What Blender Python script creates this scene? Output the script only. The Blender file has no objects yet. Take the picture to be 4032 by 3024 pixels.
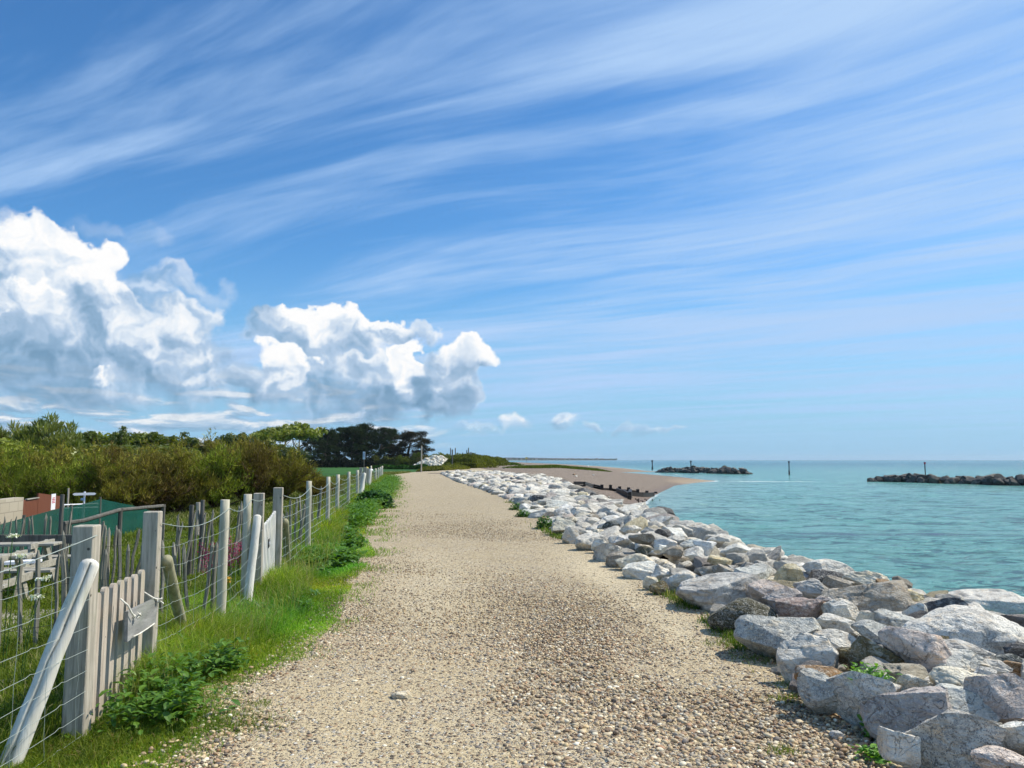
import bpy, math, random
import numpy as np
from mathutils import Vector, Matrix, Euler
R = math.radians
random.seed(7)
rng = np.random.default_rng(7)
scene = bpy.context.scene
COL = scene.collection

# ---------------------------------------------------------------- camera
CAM = Vector((0.0, 0.0, 1.65)); F = 3028.0; CX, CY = 2016.0, 1512.0
PITCH = math.atan((1810 - 1512) / F)
cam_data = bpy.data.cameras.new('camera'); cam = bpy.data.objects.new('camera', cam_data); COL.objects.link(cam)
cam.location = CAM; cam.rotation_euler = (math.pi / 2 + PITCH, 0, 0)
cam_data.sensor_width = 36.0; cam_data.lens = 36.0 * F / 4032.0
cam_data.clip_start = 0.05; cam_data.clip_end = 60000
scene.camera = cam
scene.view_settings.view_transform = 'Standard'; scene.view_settings.look = 'None'
scene.view_settings.gamma = 1.0; scene.view_settings.use_curve_mapping = False
scene.view_settings.exposure = 0.0
scene.render.engine = 'CYCLES'
scene.cycles.max_bounces = 6; scene.cycles.transparent_max_bounces = 12
scene.cycles.volume_bounces = 0
scene.cycles.use_denoising = True
scene.cycles.use_adaptive_sampling = True; scene.cycles.adaptive_threshold = 0.02; scene.cycles.adaptive_min_samples = 12

def ray(px, py):
    "world direction through a point of the photograph, used to measure where things stand"
    a, b = (px - CX) / F, (CY - py) / F
    c, s = math.cos(PITCH), math.sin(PITCH)
    return Vector((a, c - b * s, s + b * c))
def at(px, py, z=0.0):
    d = ray(px, py); t = (z - CAM.z) / d.z
    return CAM + d * t
def atD(px, py, D):
    d = ray(px, py); return CAM + d * (D / d.y)

# ---------------------------------------------------------------- tagging, meshes
def tag(o, label=None, cat=None, group=None, kind=None):
    if label: o['label'] = label
    if cat: o['category'] = cat
    if group: o['group'] = group
    if kind: o['kind'] = kind
    return o
def empty(name, loc, label=None, cat=None, group=None, rz=0.0):
    o = bpy.data.objects.new(name, None); o.empty_display_size = 0.1
    o.location = loc; o.rotation_euler = (0, 0, rz); COL.objects.link(o)
    return tag(o, label, cat, group)
def npmesh(name, V, Fq, mat=None, smooth=False, attr=None, mats=None, midx=None):
    "mesh from a vertex array and a face array (n x 3 or n x 4) - or a list of such face arrays"
    V = np.asarray(V, dtype=np.float32)
    Fs = Fq if isinstance(Fq, list) else [Fq]
    Fs = [np.asarray(f, dtype=np.int32) for f in Fs if len(f)]
    me = bpy.data.meshes.new(name)
    nl = sum(f.size for f in Fs); nf = sum(len(f) for f in Fs)
    me.vertices.add(len(V)); me.vertices.foreach_set('co', V.ravel())
    me.loops.add(nl); me.polygons.add(nf)
    me.loops.foreach_set('vertex_index', np.concatenate([f.ravel() for f in Fs]))
    tot = np.concatenate([np.full(len(f), f.shape[1], dtype=np.int32) for f in Fs])
    st = np.zeros(nf, dtype=np.int32); st[1:] = np.cumsum(tot)[:-1]
    me.polygons.foreach_set('loop_start', st)
    me.polygons.foreach_set('loop_total', tot)
    me.polygons.foreach_set('use_smooth', np.full(nf, bool(smooth)))
    if attr:
        for k, a in attr.items():
            a = np.asarray(a, dtype=np.float32)
            if a.ndim == 1:
                at_ = me.attributes.new(k, 'FLOAT', 'POINT'); at_.data.foreach_set('value', a)
            else:
                at_ = me.attributes.new(k, 'FLOAT_COLOR', 'POINT')
                if a.shape[1] == 3: a = np.concatenate([a, np.ones((len(a), 1), np.float32)], 1)
                at_.data.foreach_set('color', a.ravel())
    for m in (mats or ([mat] if mat else [])): me.materials.append(m)
    if midx is not None: me.polygons.foreach_set('material_index', np.asarray(midx, dtype=np.int32))
    me.update(calc_edges=True); me.validate()
    return me
def link(name, me, parent=None, loc=None, rot=None):
    o = bpy.data.objects.new(name, me); COL.objects.link(o)
    if parent: o.parent = parent
    if loc is not None: o.location = loc
    if rot is not None: o.rotation_euler = rot
    return o

class MB:
    "collects shapes, builds ONE mesh object"
    def __init__(s): s.v = []; s.f = []; s.n = 0
    def add(s, V, Fc):
        s.v.extend([tuple(p) for p in V]); s.f.extend([tuple(i + s.n for i in f) for f in Fc]); s.n += len(V)
    def box(s, c, size, rot=None, M=None, taper=1.0, bev=0.0):
        hx, hy, hz = size[0] / 2, size[1] / 2, size[2] / 2
        c = Vector(c)
        if rot is not None and M is None: M = Euler(rot).to_matrix()
        M = M or Matrix.Identity(3)
        b = bev
        if b <= 0:
            P = [Vector((x * hx * (taper if z > 0 else 1), y * hy * (taper if z > 0 else 1), z * hz)) for z in (-1, 1) for x, y in ((-1, -1), (1, -1), (1, 1), (-1, 1))]
            Fc = [(3, 2, 1, 0), (4, 5, 6, 7), (0, 1, 5, 4), (1, 2, 6, 5), (2, 3, 7, 6), (3, 0, 4, 7)]
        else:   # chamfered: octagon rings
            def ring(x, y, z, k): return [Vector(q) for q in ((-x + k, -y, z), (x - k, -y, z), (x, -y + k, z), (x, y - k, z), (x - k, y, z), (-x + k, y, z), (-x, y - k, z), (-x, -y + k, z))]
            P = ring(hx - b, hy - b, -hz, b * .4) + ring(hx, hy, -hz + b, b) + ring(hx * taper, hy * taper, hz - b, b) + ring((hx - b) * taper, (hy - b) * taper, hz, b * .4)
            Fc = [tuple(range(7, -1, -1)), tuple(range(24, 32))]
            for r in range(3):
                for i in range(8):
                    j = (i + 1) % 8; Fc.append((r * 8 + i, r * 8 + j, r * 8 + 8 + j, r * 8 + 8 + i))
        s.add([c + M @ p for p in P], Fc)
    def beam(s, a, b, w, h, up=Vector((0, 0, 1)), bev=0.0):
        a, b = Vector(a), Vector(b); d = b - a
        z = d.normalized(); x = up.cross(z)
        if x.length < 1e-4: x = Vector((1, 0, 0)).cross(z)
        x.normalize(); y = z.cross(x)
        M = Matrix((x, y, z)).transposed()
        s.box((a + b) / 2, (w, h, d.length), M=M, bev=bev)
    def tube(s, pts, rad, n=8, cap=True, jit=0.0, dome=0.0):
        pts = [Vector(p) for p in pts]; m = len(pts)
        rr = rad if isinstance(rad, (list, tuple)) else [rad] * m
        if dome > 0:
            d = (pts[-1] - pts[-2]).normalized(); e = pts[-1].copy(); r = rr[-1]
            pts = pts + [e + d * r * dome * .5, e + d * r * dome * .85, e + d * r * dome]; rr = list(rr) + [r * .86, r * .52, r * .06]; m += 3
        ref = Vector((0.31, 0.17, 0.93)) if abs((pts[-1] - pts[0]).normalized().z) < .8 else Vector((1, .1, 0))
        V = []; Fc = []
        for i, p in enumerate(pts):
            t = (pts[min(i + 1, m - 1)] - pts[max(i - 1, 0)]).normalized()
            x = ref.cross(t).normalized(); y = t.cross(x)
            for k in range(n):
                a = 2 * math.pi * k / n; r = rr[i] * (1 + random.uniform(-jit, jit))
                V.append(p + (x * math.cos(a) + y * math.sin(a)) * r)
        for i in range(m - 1):
            for k in range(n):
                l = (k + 1) % n
                Fc.append((i * n + k, i * n + l, (i + 1) * n + l, (i + 1) * n + k))
        if cap: Fc.append(tuple(range(n - 1, -1, -1))); Fc.append(tuple(range((m - 1) * n, m * n)))
        s.add(V, Fc)
    def poly(s, P, Fc): s.add([Vector(p) for p in P], Fc)
    def prism(s, outline, depth, M, o):
        "outline: list of (u, w); extruded by depth along the third axis of M (columns u, w, n)"
        n = len(outline); o = Vector(o)
        V = [o + M @ Vector((u, w, q)) for q in (-depth / 2, depth / 2) for u, w in outline]
        Fc = [tuple(range(n - 1, -1, -1)), tuple(range(n, 2 * n))] + [(i, (i + 1) % n, n + (i + 1) % n, n + i) for i in range(n)]
        s.add(V, Fc)
    def build(s, name, mat, parent=None, smooth=False, origin=None):
        me = bpy.data.meshes.new(name)
        o0 = Vector(origin) if origin is not None else Vector((0, 0, 0))
        me.from_pydata([tuple(Vector(v) - o0) for v in s.v], [], s.f)
        if mat: me.materials.append(mat)
        if smooth: me.polygons.foreach_set('use_smooth', [True] * len(me.polygons))
        me.update()
        o = bpy.data.objects.new(name, me); COL.objects.link(o)
        if parent: o.parent = parent
        o.location = o0
        return o

def tubes_np(paths, rads, n=4):
    "many tubes as arrays; paths: list of (m,3) arrays"
    VV = []; FF = []; base = 0
    for P, r in zip(paths, rads):
        P = np.asarray(P, float); m = len(P)
        r = np.full(m, r) if np.isscalar(r) else np.asarray(r)
        T = np.gradient(P, axis=0); T /= np.linalg.norm(T, axis=1)[:, None] + 1e-9
        ref = np.array([0.13, 0.31, 0.94]) if abs(T[:, 2].mean()) < .8 else np.array([1., .1, 0])
        X = np.cross(ref, T); X /= np.linalg.norm(X, axis=1)[:, None] + 1e-9
        Y = np.cross(T, X)
        a = np.arange(n) * 2 * np.pi / n
        V = P[:, None, :] + (X[:, None, :] * np.cos(a)[None, :, None] + Y[:, None, :] * np.sin(a)[None, :, None]) * r[:, None, None]
        VV.append(V.reshape(-1, 3))
        i = np.arange(m - 1)[:, None]; k = np.arange(n)[None, :]; l = (k + 1) % n
        f = np.stack([i * n + k, i * n + l, (i + 1) * n + l, (i + 1) * n + k], -1).reshape(-1, 4)
        FF.append(f + base); base += m * n
    return np.concatenate(VV), np.concatenate(FF)

# smooth random field from sums of sines (cheap, vectorised)
class SNoise:
    def __init__(s, seed, octaves=4, freq=1.0, gain=.5, lac=2.0, k=7):
        r = np.random.default_rng(seed); s.W = []
        for o in range(octaves):
            d = r.normal(size=(k, 3)); d /= np.linalg.norm(d, axis=1)[:, None]
            s.W.append((d * freq * lac ** o * r.uniform(.7, 1.4, (k, 1)), r.uniform(0, 6.28, k), gain ** o))
    def __call__(s, P):
        out = np.zeros(len(P)); tot = 0
        for D, ph, g in s.W:
            out += np.sin(P @ D.T + ph).sum(1) / math.sqrt(len(ph) / 2) * g; tot += g
        return out / tot
def sstep(a, b, x):
    t = np.clip((x - a) / (b - a), 0, 1); return t * t * (3 - 2 * t)

# ---------------------------------------------------------------- node helper
class NT:
    def __init__(s, tree): s.t = tree; s.n = tree.nodes; s.l = tree.links
    def new(s, typ, **kw):
        n = s.n.new(typ)
        for k, v in kw.items(): setattr(n, k, v)
        return n
    def set(s, sock, v):
        if v is None: return
        if hasattr(v, 'is_output') or isinstance(v, bpy.types.NodeSocket): s.l.new(v, sock)
        else:
            if hasattr(sock.default_value, '__len__') and not hasattr(v, '__len__'): v = (v,) * len(sock.default_value)
            if hasattr(sock.default_value, '__len__') and len(sock.default_value) == 4 and len(v) == 3: v = (*v, 1)
            sock.default_value = v
    def m(s, op, a, b=None, c=None, clamp=False):
        n = s.new('ShaderNodeMath', operation=op, use_clamp=clamp)
        for i, v in enumerate((a, b, c)):
            if v is not None: s.set(n.inputs[i], v)
        return n.outputs[0]
    def v(s, op, a, b=None, c=None, scale=None):
        n = s.new('ShaderNodeVectorMath', operation=op)
        for i, q in enumerate((a, b, c)):
            if q is not None: s.set(n.inputs[i], q)
        if scale is not None: s.set(n.inputs['Scale'], scale)
        return n.outputs['Value'] if op in ('DOT_PRODUCT', 'LENGTH', 'DISTANCE') else n.outputs[0]
    def mix(s, f, a, b, mode='MIX'):
        n = s.new('ShaderNodeMix', data_type='RGBA', blend_type=mode, clamp_factor=True)
        s.set(n.inputs[0], f); s.set(n.inputs[6], a); s.set(n.inputs[7], b)
        return n.outputs[2]
    def mixf(s, f, a, b):
        n = s.new('ShaderNodeMix', data_type='FLOAT'); s.set(n.inputs[0], f); s.set(n.inputs[2], a); s.set(n.inputs[3], b)
        return n.outputs[0]
    def noise(s, vec, scale=5, detail=4, rough=.55, dist=0.0, dim='3D', lac=2.0, out=0):
        n = s.new('ShaderNodeTexNoise', noise_dimensions=dim)
        if vec is not None: s.set(n.inputs['Vector'], vec)
        s.set(n.inputs['Scale'], scale); s.set(n.inputs['Detail'], detail); s.set(n.inputs['Roughness'], rough)
        s.set(n.inputs['Distortion'], dist); s.set(n.inputs['Lacunarity'], lac)
        return n.outputs[out]
    def voro(s, vec, scale=5, feature='F1', out='Distance', rand=1.0):
        n = s.new('ShaderNodeTexVoronoi', feature=feature)
        if vec is not None: s.set(n.inputs['Vector'], vec)
        s.set(n.inputs['Scale'], scale); s.set(n.inputs['Randomness'], rand)
        return n.outputs[out]
    def ramp(s, f, stops, interp='LINEAR'):
        n = s.new('ShaderNodeValToRGB'); r = n.color_ramp; r.interpolation = interp
        while len(r.elements) > 1: r.elements.remove(r.elements[0])
        for i, (p, c) in enumerate(stops):
            e = r.elements[0] if i == 0 else r.elements.new(p)
            e.position = p; e.color = (*c, 1) if hasattr(c, '__len__') else (c, c, c, 1)
        s.set(n.inputs[0], f); return n.outputs[0]
    def step(s, x, a, b, smooth=True):
        n = s.new('ShaderNodeMapRange', interpolation_type='SMOOTHSTEP' if smooth else 'LINEAR')
        s.set(n.inputs[0], x); s.set(n.inputs[1], a); s.set(n.inputs[2], b); s.set(n.inputs[3], 0.0); s.set(n.inputs[4], 1.0)
        return n.outputs[0]
    def xyz(s, x=0, y=0, z=0):
        n = s.new('ShaderNodeCombineXYZ')
        for i, q in enumerate((x, y, z)): s.set(n.inputs[i], q)
        return n.outputs[0]
    def sep(s, v):
        n = s.new('ShaderNodeSeparateXYZ'); s.set(n.inputs[0], v); return n.outputs
    def attr(s, name, typ='GEOMETRY', out='Fac'):
        n = s.new('ShaderNodeAttribute', attribute_name=name, attribute_type=typ); return n.outputs[out]
    def bump(s, h, strength=.5, dist=.02, normal=None):
        n = s.new('ShaderNodeBump'); s.set(n.inputs['Strength'], strength); s.set(n.inputs['Distance'], dist)
        s.set(n.inputs['Height'], h)
        if normal is not None: s.set(n.inputs['Normal'], normal)
        return n.outputs[0]
    def coord(s, out='Object'): return s.new('ShaderNodeTexCoord').outputs[out]
    def objinfo(s, out='Random'): return s.new('ShaderNodeObjectInfo').outputs[out]

def material(name):
    m = bpy.data.materials.new(name); m.use_nodes = True
    t = NT(m.node_tree); t.n.clear()
    out = t.new('ShaderNodeOutputMaterial'); b = t.new('ShaderNodeBsdfPrincipled')
    t.l.new(b.outputs[0], out.inputs[0])
    t.out = out; t.b = b; t.mat = m
    return m, t
def pset(t, col=None, rough=None, spec=None, normal=None, metal=None):
    b = t.b
    if col is not None: t.set(b.inputs['Base Color'], col)
    if rough is not None: t.set(b.inputs['Roughness'], rough)
    if spec is not None: t.set(b.inputs['Specular IOR Level'], spec)
    if normal is not None: t.set(b.inputs['Normal'], normal)
    if metal is not None: t.set(b.inputs['Metallic'], metal)
def plain(name, col, rough=.8, spec=.3, var=.25, scale=20, metal=0.0, bump=.2):
    m, t = material(name)
    n = t.noise(t.coord(), scale, 4)
    c = t.mix(t.step(n, .3, .7), tuple(x * (1 - var) for x in col), tuple(min(1, x * (1 + var)) for x in col))
    pset(t, c, rough, spec, t.bump(n, bump, .01), metal)
    return m
SKY_SAT, SKY_VAL, SKY_TINT, HAZE_AMT, HAZE_COL, CI_AMT, CI_COL = 1.14, 1.04, (.78, 1.22, 1.48), .9, (.31, .565, .83), 1.0, (.45, .65, .95)
# ---------------------------------------------------------------- sky, clouds, sun
SUN_EL, SUN_AZ = R(50), R(70)      # azimuth measured from +y (ahead) towards +x (the sea)
w = bpy.data.worlds.new('World'); scene.world = w; w.use_nodes = True
t = NT(w.node_tree); t.n.clear()
wout = t.new('ShaderNodeOutputWorld'); bg = t.new('ShaderNodeBackground'); t.l.new(bg.outputs[0], wout.inputs[0])
sky = t.new('ShaderNodeTexSky', sky_type='NISHITA'); sky.sun_disc = False
sky.sun_elevation = SUN_EL; sky.sun_rotation = SUN_AZ; sky.altitude = 0; sky.air_density = 1.0; sky.dust_density = .6; sky.ozone_density = 2.5
D3 = t.v('NORMALIZE', t.coord('Generated')); dx, dy, dz = t.sep(D3)
AZ = t.m('MULTIPLY', t.m('ARCTAN2', dx, dy), 57.2958)
EL = t.m('MULTIPLY', t.m('ARCSINE', dz), 57.2958)
def azel(px, py):
    d = ray(px, py).normalized(); return math.degrees(math.atan2(d.x, d.y)), math.degrees(math.asin(d.z))
PA = t.xyz(AZ, EL, 0)
NT.noise2 = lambda s, *a, **k: s.noise(*a, dim='2D', **k)

# deep clear blue, paler towards the horizon
S = t.v('SCALE', sky.outputs[0], scale=0.10)
hs = t.new('ShaderNodeHueSaturation'); t.set(hs.inputs['Saturation'], SKY_SAT); t.set(hs.inputs['Value'], SKY_VAL); t.set(hs.inputs['Color'], S)
S = t.mix(1.0, hs.outputs[0], SKY_TINT, 'MULTIPLY')
low = t.step(EL, 16.0, -1.0)
S = t.mix(t.m('MULTIPLY', low, HAZE_AMT), S, HAZE_COL)

# ---- cirrus: parallel streaks of a high layer, seen in perspective
k = t.m('DIVIDE', 1.0, t.m('MAXIMUM', t.m('ADD', dz, .06), .02))
Px, Py = t.m('MULTIPLY', dx, k), t.m('MULTIPLY', dy, k)
th = R(-60); su, cu = math.sin(th), math.cos(th)
U = t.m('ADD', t.m('MULTIPLY', Px, su), t.m('MULTIPLY', Py, cu))
Vv = t.m('ADD', t.m('MULTIPLY', Px, cu), t.m('MULTIPLY', Py, -su))
wv = t.m('MULTIPLY', t.m('SUBTRACT', t.noise2(t.xyz(U, Vv, 0), .45, 2), .5), .5)
V2 = t.m('ADD', Vv, wv)
c_big = t.noise2(t.xyz(t.m('MULTIPLY', U, .16), t.m('MULTIPLY_ADD', V2, .75, 3.1), 0), 1.0, 3, .5)
c_mid = t.noise2(t.xyz(t.m('MULTIPLY', U, .35), t.m('MULTIPLY_ADD', V2, 2.3, 9.0), 0), 1.0, 5, .6, .25)
c_fin = t.noise2(t.xyz(t.m('MULTIPLY', U, 1.3), t.m('MULTIPLY_ADD', V2, 9, 1.7), 0), 1.0, 5, .65, .4)
ci = t.m('ADD', t.m('MULTIPLY', c_big, .42), t.m('ADD', t.m('MULTIPLY', c_mid, .42), t.m('MULTIPLY', c_fin, .13)))
# clouds lie thicker over the sea side of the sky than inland
side = t.m('MULTIPLY', t.step(AZ, -38.0, 40.0), .10)
ci = t.m('ADD', ci, t.m('SUBTRACT', side, .028))
ci = t.step(ci, .40, .665)
ci = t.m('MULTIPLY', ci, t.step(EL, -.5, 6.0))
S = t.mix(t.m('MULTIPLY', ci, CI_AMT), S, CI_COL)

# ---- cumulus: lobes over azimuth / elevation, each turned towards the sun on one side and shaded on the other
def off(c): return t.v('SUBTRACT', c, (.5, .5, .5))
N1 = off(t.noise2(PA, .28, 2, .5, out=1)); N2 = off(t.noise2(PA, .55, 5, .56, out=1))
Pw = t.v('ADD', t.v('ADD', PA, t.v('MULTIPLY', N1, (2.6, 2.6, 0))), t.v('MULTIPLY', N2, (2.3, 2.1, 0)))
fl = t.m('MULTIPLY', t.m('SUBTRACT', t.noise2(Pw, .42, 3, .5), t.noise2(t.v('ADD', Pw, (.5, .75, 0)), .42, 3, .5)), 2.6)
bright = t.noise2(PA, .5, 4, .55)
# (x, y, rx, ry, lightness, opacity, edge softness) measured on the photograph
LB = [(60,770,230,95,0.25,0.8,1.0),(290,770,170,90,0.29,0.75,1.0),(250,850,330,40,0.33,0.55,1.2),(430,800,70,70,0.37,0.6,1.0),(120,700,170,95,0.32,0.95,0.8),(760,830,170,75,0.33,0.75,1.0),(760,880,200,40,0.33,0.5,1.1),(300,700,95,90,0.43,0.75,0.9),(385,600,62,25,0.62,0.5,0.8),(330,625,40,20,0.52,0.35,0.9),(430,640,45,40,0.52,0.35,1.0),(15,560,60,90,0.52,0.8,0.8),(75,530,70,50,0.84,1,0.34),(45,590,75,60,0.62,1,0.5),(130,560,75,60,0.85,1,0.34),(185,585,55,55,0.84,1,0.34),(110,640,95,60,0.58,1,0.6),(175,650,75,65,0.64,1,0.5),(60,655,55,30,0.8,0.9,0.5),(215,660,60,50,0.68,0.9,0.5),(268,655,38,35,0.7,0.8,0.5),(0,700,60,40,0.5,0.8,0.7),(60,720,100,45,0.43,0.8,0.9),(200,730,110,50,0.41,0.8,0.9),(395,685,55,40,0.64,0.85,0.5),(360,730,50,60,0.7,0.85,0.5),(410,745,60,50,0.55,0.7,0.8),(470,775,40,25,0.49,0.6,0.9),(300,800,90,30,0.43,0.6,0.9),(215,815,28,10,0.7,0.7,0.7),(440,825,40,18,0.66,0.6,0.8),(640,715,85,45,0.47,0.95,0.6),(730,745,110,50,0.43,0.95,0.7),(640,685,62,30,0.85,1,0.34),(700,697,60,33,0.85,1,0.34),(765,712,60,33,0.83,1,0.34),(830,722,62,26,0.81,0.95,0.34),(890,727,45,18,0.64,0.8,0.6),(700,790,70,55,0.43,0.8,0.8),(560,815,62,40,0.51,0.8,0.8),(600,830,80,38,0.39,0.85,0.8),(615,790,55,42,0.85,1,0.34),(800,800,35,42,0.64,0.8,0.6),(775,785,28,22,0.6,0.7,0.7),(835,840,60,45,0.41,0.85,0.8),(905,850,85,50,0.35,0.95,0.7),(868,790,36,40,0.86,1,0.34),(895,815,34,34,0.84,1,0.34),(875,830,24,18,0.84,0.9,0.34),(962,800,52,48,0.49,1,0.5),(955,850,62,50,0.31,1,0.5),(985,775,50,34,0.62,1,0.5),(1018,757,50,26,0.85,1,0.34),(1055,768,35,18,0.68,0.9,0.5),(1000,840,35,60,0.41,0.9,0.6),(1110,913,30,17,0.58,0.55,1.1),(1105,905,18,9,0.81,0.52,1.1),(1224,916,32,20,0.56,0.52,1.1),(1222,903,18,12,0.86,0.59,1.1),(1280,928,16,10,0.7,0.52,1.1),(1400,930,60,8,0.6,0.39,1.1),(1345,930,25,7,0.62,0.39,1.1),(1450,927,25,5,0.6,0.33,1.1),(205,487,45,22,0.55,0.28,1.4),(320,510,60,18,0.55,0.24,1.4),(1040,930,60,14,0.52,0.4,1.2)]
sc = 1.8228 * 57.3 / F
flt = t.m('MULTIPLY', fl, .42); brt = t.m('MULTIPLY_ADD', bright, .35, -.20); add = t.m('ADD', flt, brt)
def lobes(S, LB):
    Pq = Pw; Pw0 = t.v('MULTIPLY_ADD', t.v('SUBTRACT', Pw, PA), (.8, .7, 0), PA)
    for i, (bx, by, rx, ry, li, op, so) in enumerate(LB):
        if i % 8 == 7: Pq = t.v('MULTIPLY_ADD', S, (1e-7, 1e-7, 0), Pw if i < 46 else Pw0)
        a, e = azel(bx * 1.8228, by * 1.8228); ix, iy = 1 / (rx * sc * 1.22), 1 / (ry * sc * 1.22)
        q = t.v('MULTIPLY_ADD', Pq, (ix, iy, 0), (-a * ix, -e * iy, 0))
        f = t.m('SUBTRACT', 1.0, t.v('DOT_PRODUCT', q, q))
        sh = t.v('DOT_PRODUCT', q, (.16, .30, 0))
        Li = t.m('ADD', t.m('ADD', add, sh), li)
        mr = t.new('ShaderNodeMapRange', interpolation_type='SMOOTHSTEP'); t.set(mr.inputs[0], f); mr.inputs[1].default_value = 0; mr.inputs[2].default_value = so; mr.inputs[3].default_value = 0; mr.inputs[4].default_value = op * (.84 if li < .5 else 1)
        mx = t.new('ShaderNodeMix', data_type='VECTOR', clamp_factor=True); t.set(mx.inputs[0], mr.outputs[0]); t.set(mx.inputs[4], S); t.set(mx.inputs[5], t.xyz(Li, 1.0, 0.0)); S = mx.outputs[1]
    return S
# low far puffs and stripes under the big clouds
lp = t.noise2(t.xyz(t.m('MULTIPLY', AZ, .22), t.m('MULTIPLY', EL, .95), 0), 1.0, 5, .55, .3)
lp2 = t.noise2(t.xyz(t.m('MULTIPLY', AZ, .22), t.m('MULTIPLY_ADD', EL, .95, .35), 0), 1.0, 5, .55, .3)
lmask = t.m('MULTIPLY', t.m('MULTIPLY', t.step(EL, .3, 2.0), t.step(EL, 8.5, 5.0)), t.step(AZ, -2.0, -9.0))
ld = t.m('MULTIPLY', t.m('MULTIPLY', t.step(lp, .40, .56), lmask), .85)
lcol = t.ramp(t.m('MULTIPLY_ADD', t.m('SUBTRACT', lp, lp2), 2.6, .42), [(0, (.24, .40, .58)), (.45, (.42, .58, .76)), (.8, (.85, .88, .92)), (1, (.95, .95, .95))])
LL = t.sep(lobes(t.xyz(0.0, 0.0, 0.0), LB)); dn = LL[1]
ccol = t.ramp(t.m('DIVIDE', LL[0], t.m('MAXIMUM', dn, .001)), [(0.0, (.19, .34, .51)), (.25, (.29, .45, .64)), (.5, (.48, .62, .80)), (.74, (.80, .87, .95)), (.96, (1.0, 1.0, 1.0))])
S2 = t.mix(dn, t.mix(ld, S, lcol), ccol)
t.set(bg.inputs[0], S); t.set(bg.inputs[1], 1.0)
# the cumulus lobes are only worked out inside the part of the sky where they stand
inside = t.m('MULTIPLY', t.m('MULTIPLY', t.m('GREATER_THAN', AZ, -50.0), t.m('LESS_THAN', AZ, 13.5)), t.m('MULTIPLY', t.m('GREATER_THAN', EL, 0.0), t.m('LESS_THAN', EL, 24.0)))
bg2 = t.new('ShaderNodeBackground'); t.set(bg2.inputs[0], S2); t.set(bg2.inputs[1], 1.0)
ms = t.new('ShaderNodeMixShader'); t.set(ms.inputs[0], inside); t.l.new(bg.outputs[0], ms.inputs[1]); t.l.new(bg2.outputs[0], ms.inputs[2]); t.l.new(ms.outputs[0], wout.inputs[0])
w.cycles.sampling_method = 'MANUAL'; w.cycles.sample_map_resolution = 512
sun_d = bpy.data.lights.new('sun', 'SUN'); sun_d.energy = 5.0; sun_d.angle = R(.53); sun_d.color = (1.0, .93, .80)
sun = bpy.data.objects.new('sun', sun_d); COL.objects.link(sun)
sd = Vector((math.cos(SUN_EL) * math.sin(SUN_AZ), math.cos(SUN_EL) * math.cos(SUN_AZ), math.sin(SUN_EL)))
sun.rotation_euler = sd.to_track_quat('Z', 'Y').to_euler(); sun.location = sd * 60
# ---------------------------------------------------------------- lie of the land
def curve(pts, z=0.0):
    P = [at(px, py, z) for px, py in pts]; P.sort(key=lambda p: p.y)
    return np.array([p.y for p in P]), np.array([p.x for p in P])
EY, EX = curve([(640,3024),(760,2930),(905,2868),(835,2780),(850,2715),(1010,2665),(1130,2600),(1170,2550),(1240,2490),(1300,2424),(1349,2297),(1440,2187),(1410,2096),(1458,2023),(1495,1978),(1549,1914),(1546,1896),(1513,1863),(1600,1861),(1740,1853),(1850,1840),(1900,1832),(1950,1823),(2000,1816),(1990,1812)])
TY, TX = curve([(3600,3024),(3420,2900),(3180,2820),(3040,2640),(2800,2440),(2600,2315),(2400,2208),(2200,2108),(2100,2030),(2000,1970),(1900,1930),(1800,1898),(1735,1866)])
def edge_l(y): return np.interp(y, EY, EX)
def toe(y): return np.interp(y, TY, TX)
OY = np.array([0, 8, 14, 20, 30, 45, 60, 68, 78, 91, 96, 120, 200, 400]); OX = np.array([4.2, 4.2, 3.7, 3.5, 3.2, 3.2, 3.2, 2.8, .3, -2.0, -4, 2, 6, 10])
def out_x(y): return np.interp(y, OY, OX)
FY = np.array([0, 4.84, 6.05, 7.7, 9.3, 11.2, 14.6, 18, 20.9, 25.8, 30, 39, 50, 80]); FX = np.array([-2.55, -2.65, -2.8, -2.87, -3.05, -3.4, -3.85, -4.3, -4.72, -5.45, -6.0, -7.45, -8.55, -13])
def fence_x(y): return np.interp(y, FY, FX)
SH = np.array([(8.6,-30),(8.6,3),(8.8,30),(9.2,50),(10.0,62),(15.2,83),(24.5,116),(31,130),(36.5,139),(37.5,143),(36,148),(37.6,166),(35.8,215),(33,235),(40,243),(47.8,249),(46,256),(48,300),(50,333),(51,466),(45,613),(30,800),(11,970),(-64,1500),(-120,2400),(-60,3200),(200,4000),(660,4900),(640,5600),(-9000,5600),(-9000,-30)], float)
SEA = -2.2
def shore_d(x, y):
    "distance to the waterline, positive on land"
    x = np.asarray(x, float); y = np.asarray(y, float)
    best = np.full(x.shape, 1e9); ins = np.zeros(x.shape, bool)
    n = len(SH)
    for i in range(n):
        a, b = SH[i], SH[(i + 1) % n]; dxy = b - a
        tt = np.clip(((x - a[0]) * dxy[0] + (y - a[1]) * dxy[1]) / (dxy @ dxy), 0, 1)
        if i < n - 2: best = np.minimum(best, np.hypot(x - a[0] - tt * dxy[0], y - a[1] - tt * dxy[1]))
        c = (a[1] > y) != (b[1] > y)
        ins ^= c & (x < dxy[0] * (y - a[1]) / (dxy[1] if dxy[1] else 1e-9) + a[0])
    return np.where(ins, best, -best)
_nb = SNoise(3, 3, .09); _nf = SNoise(5, 3, .9)
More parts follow.
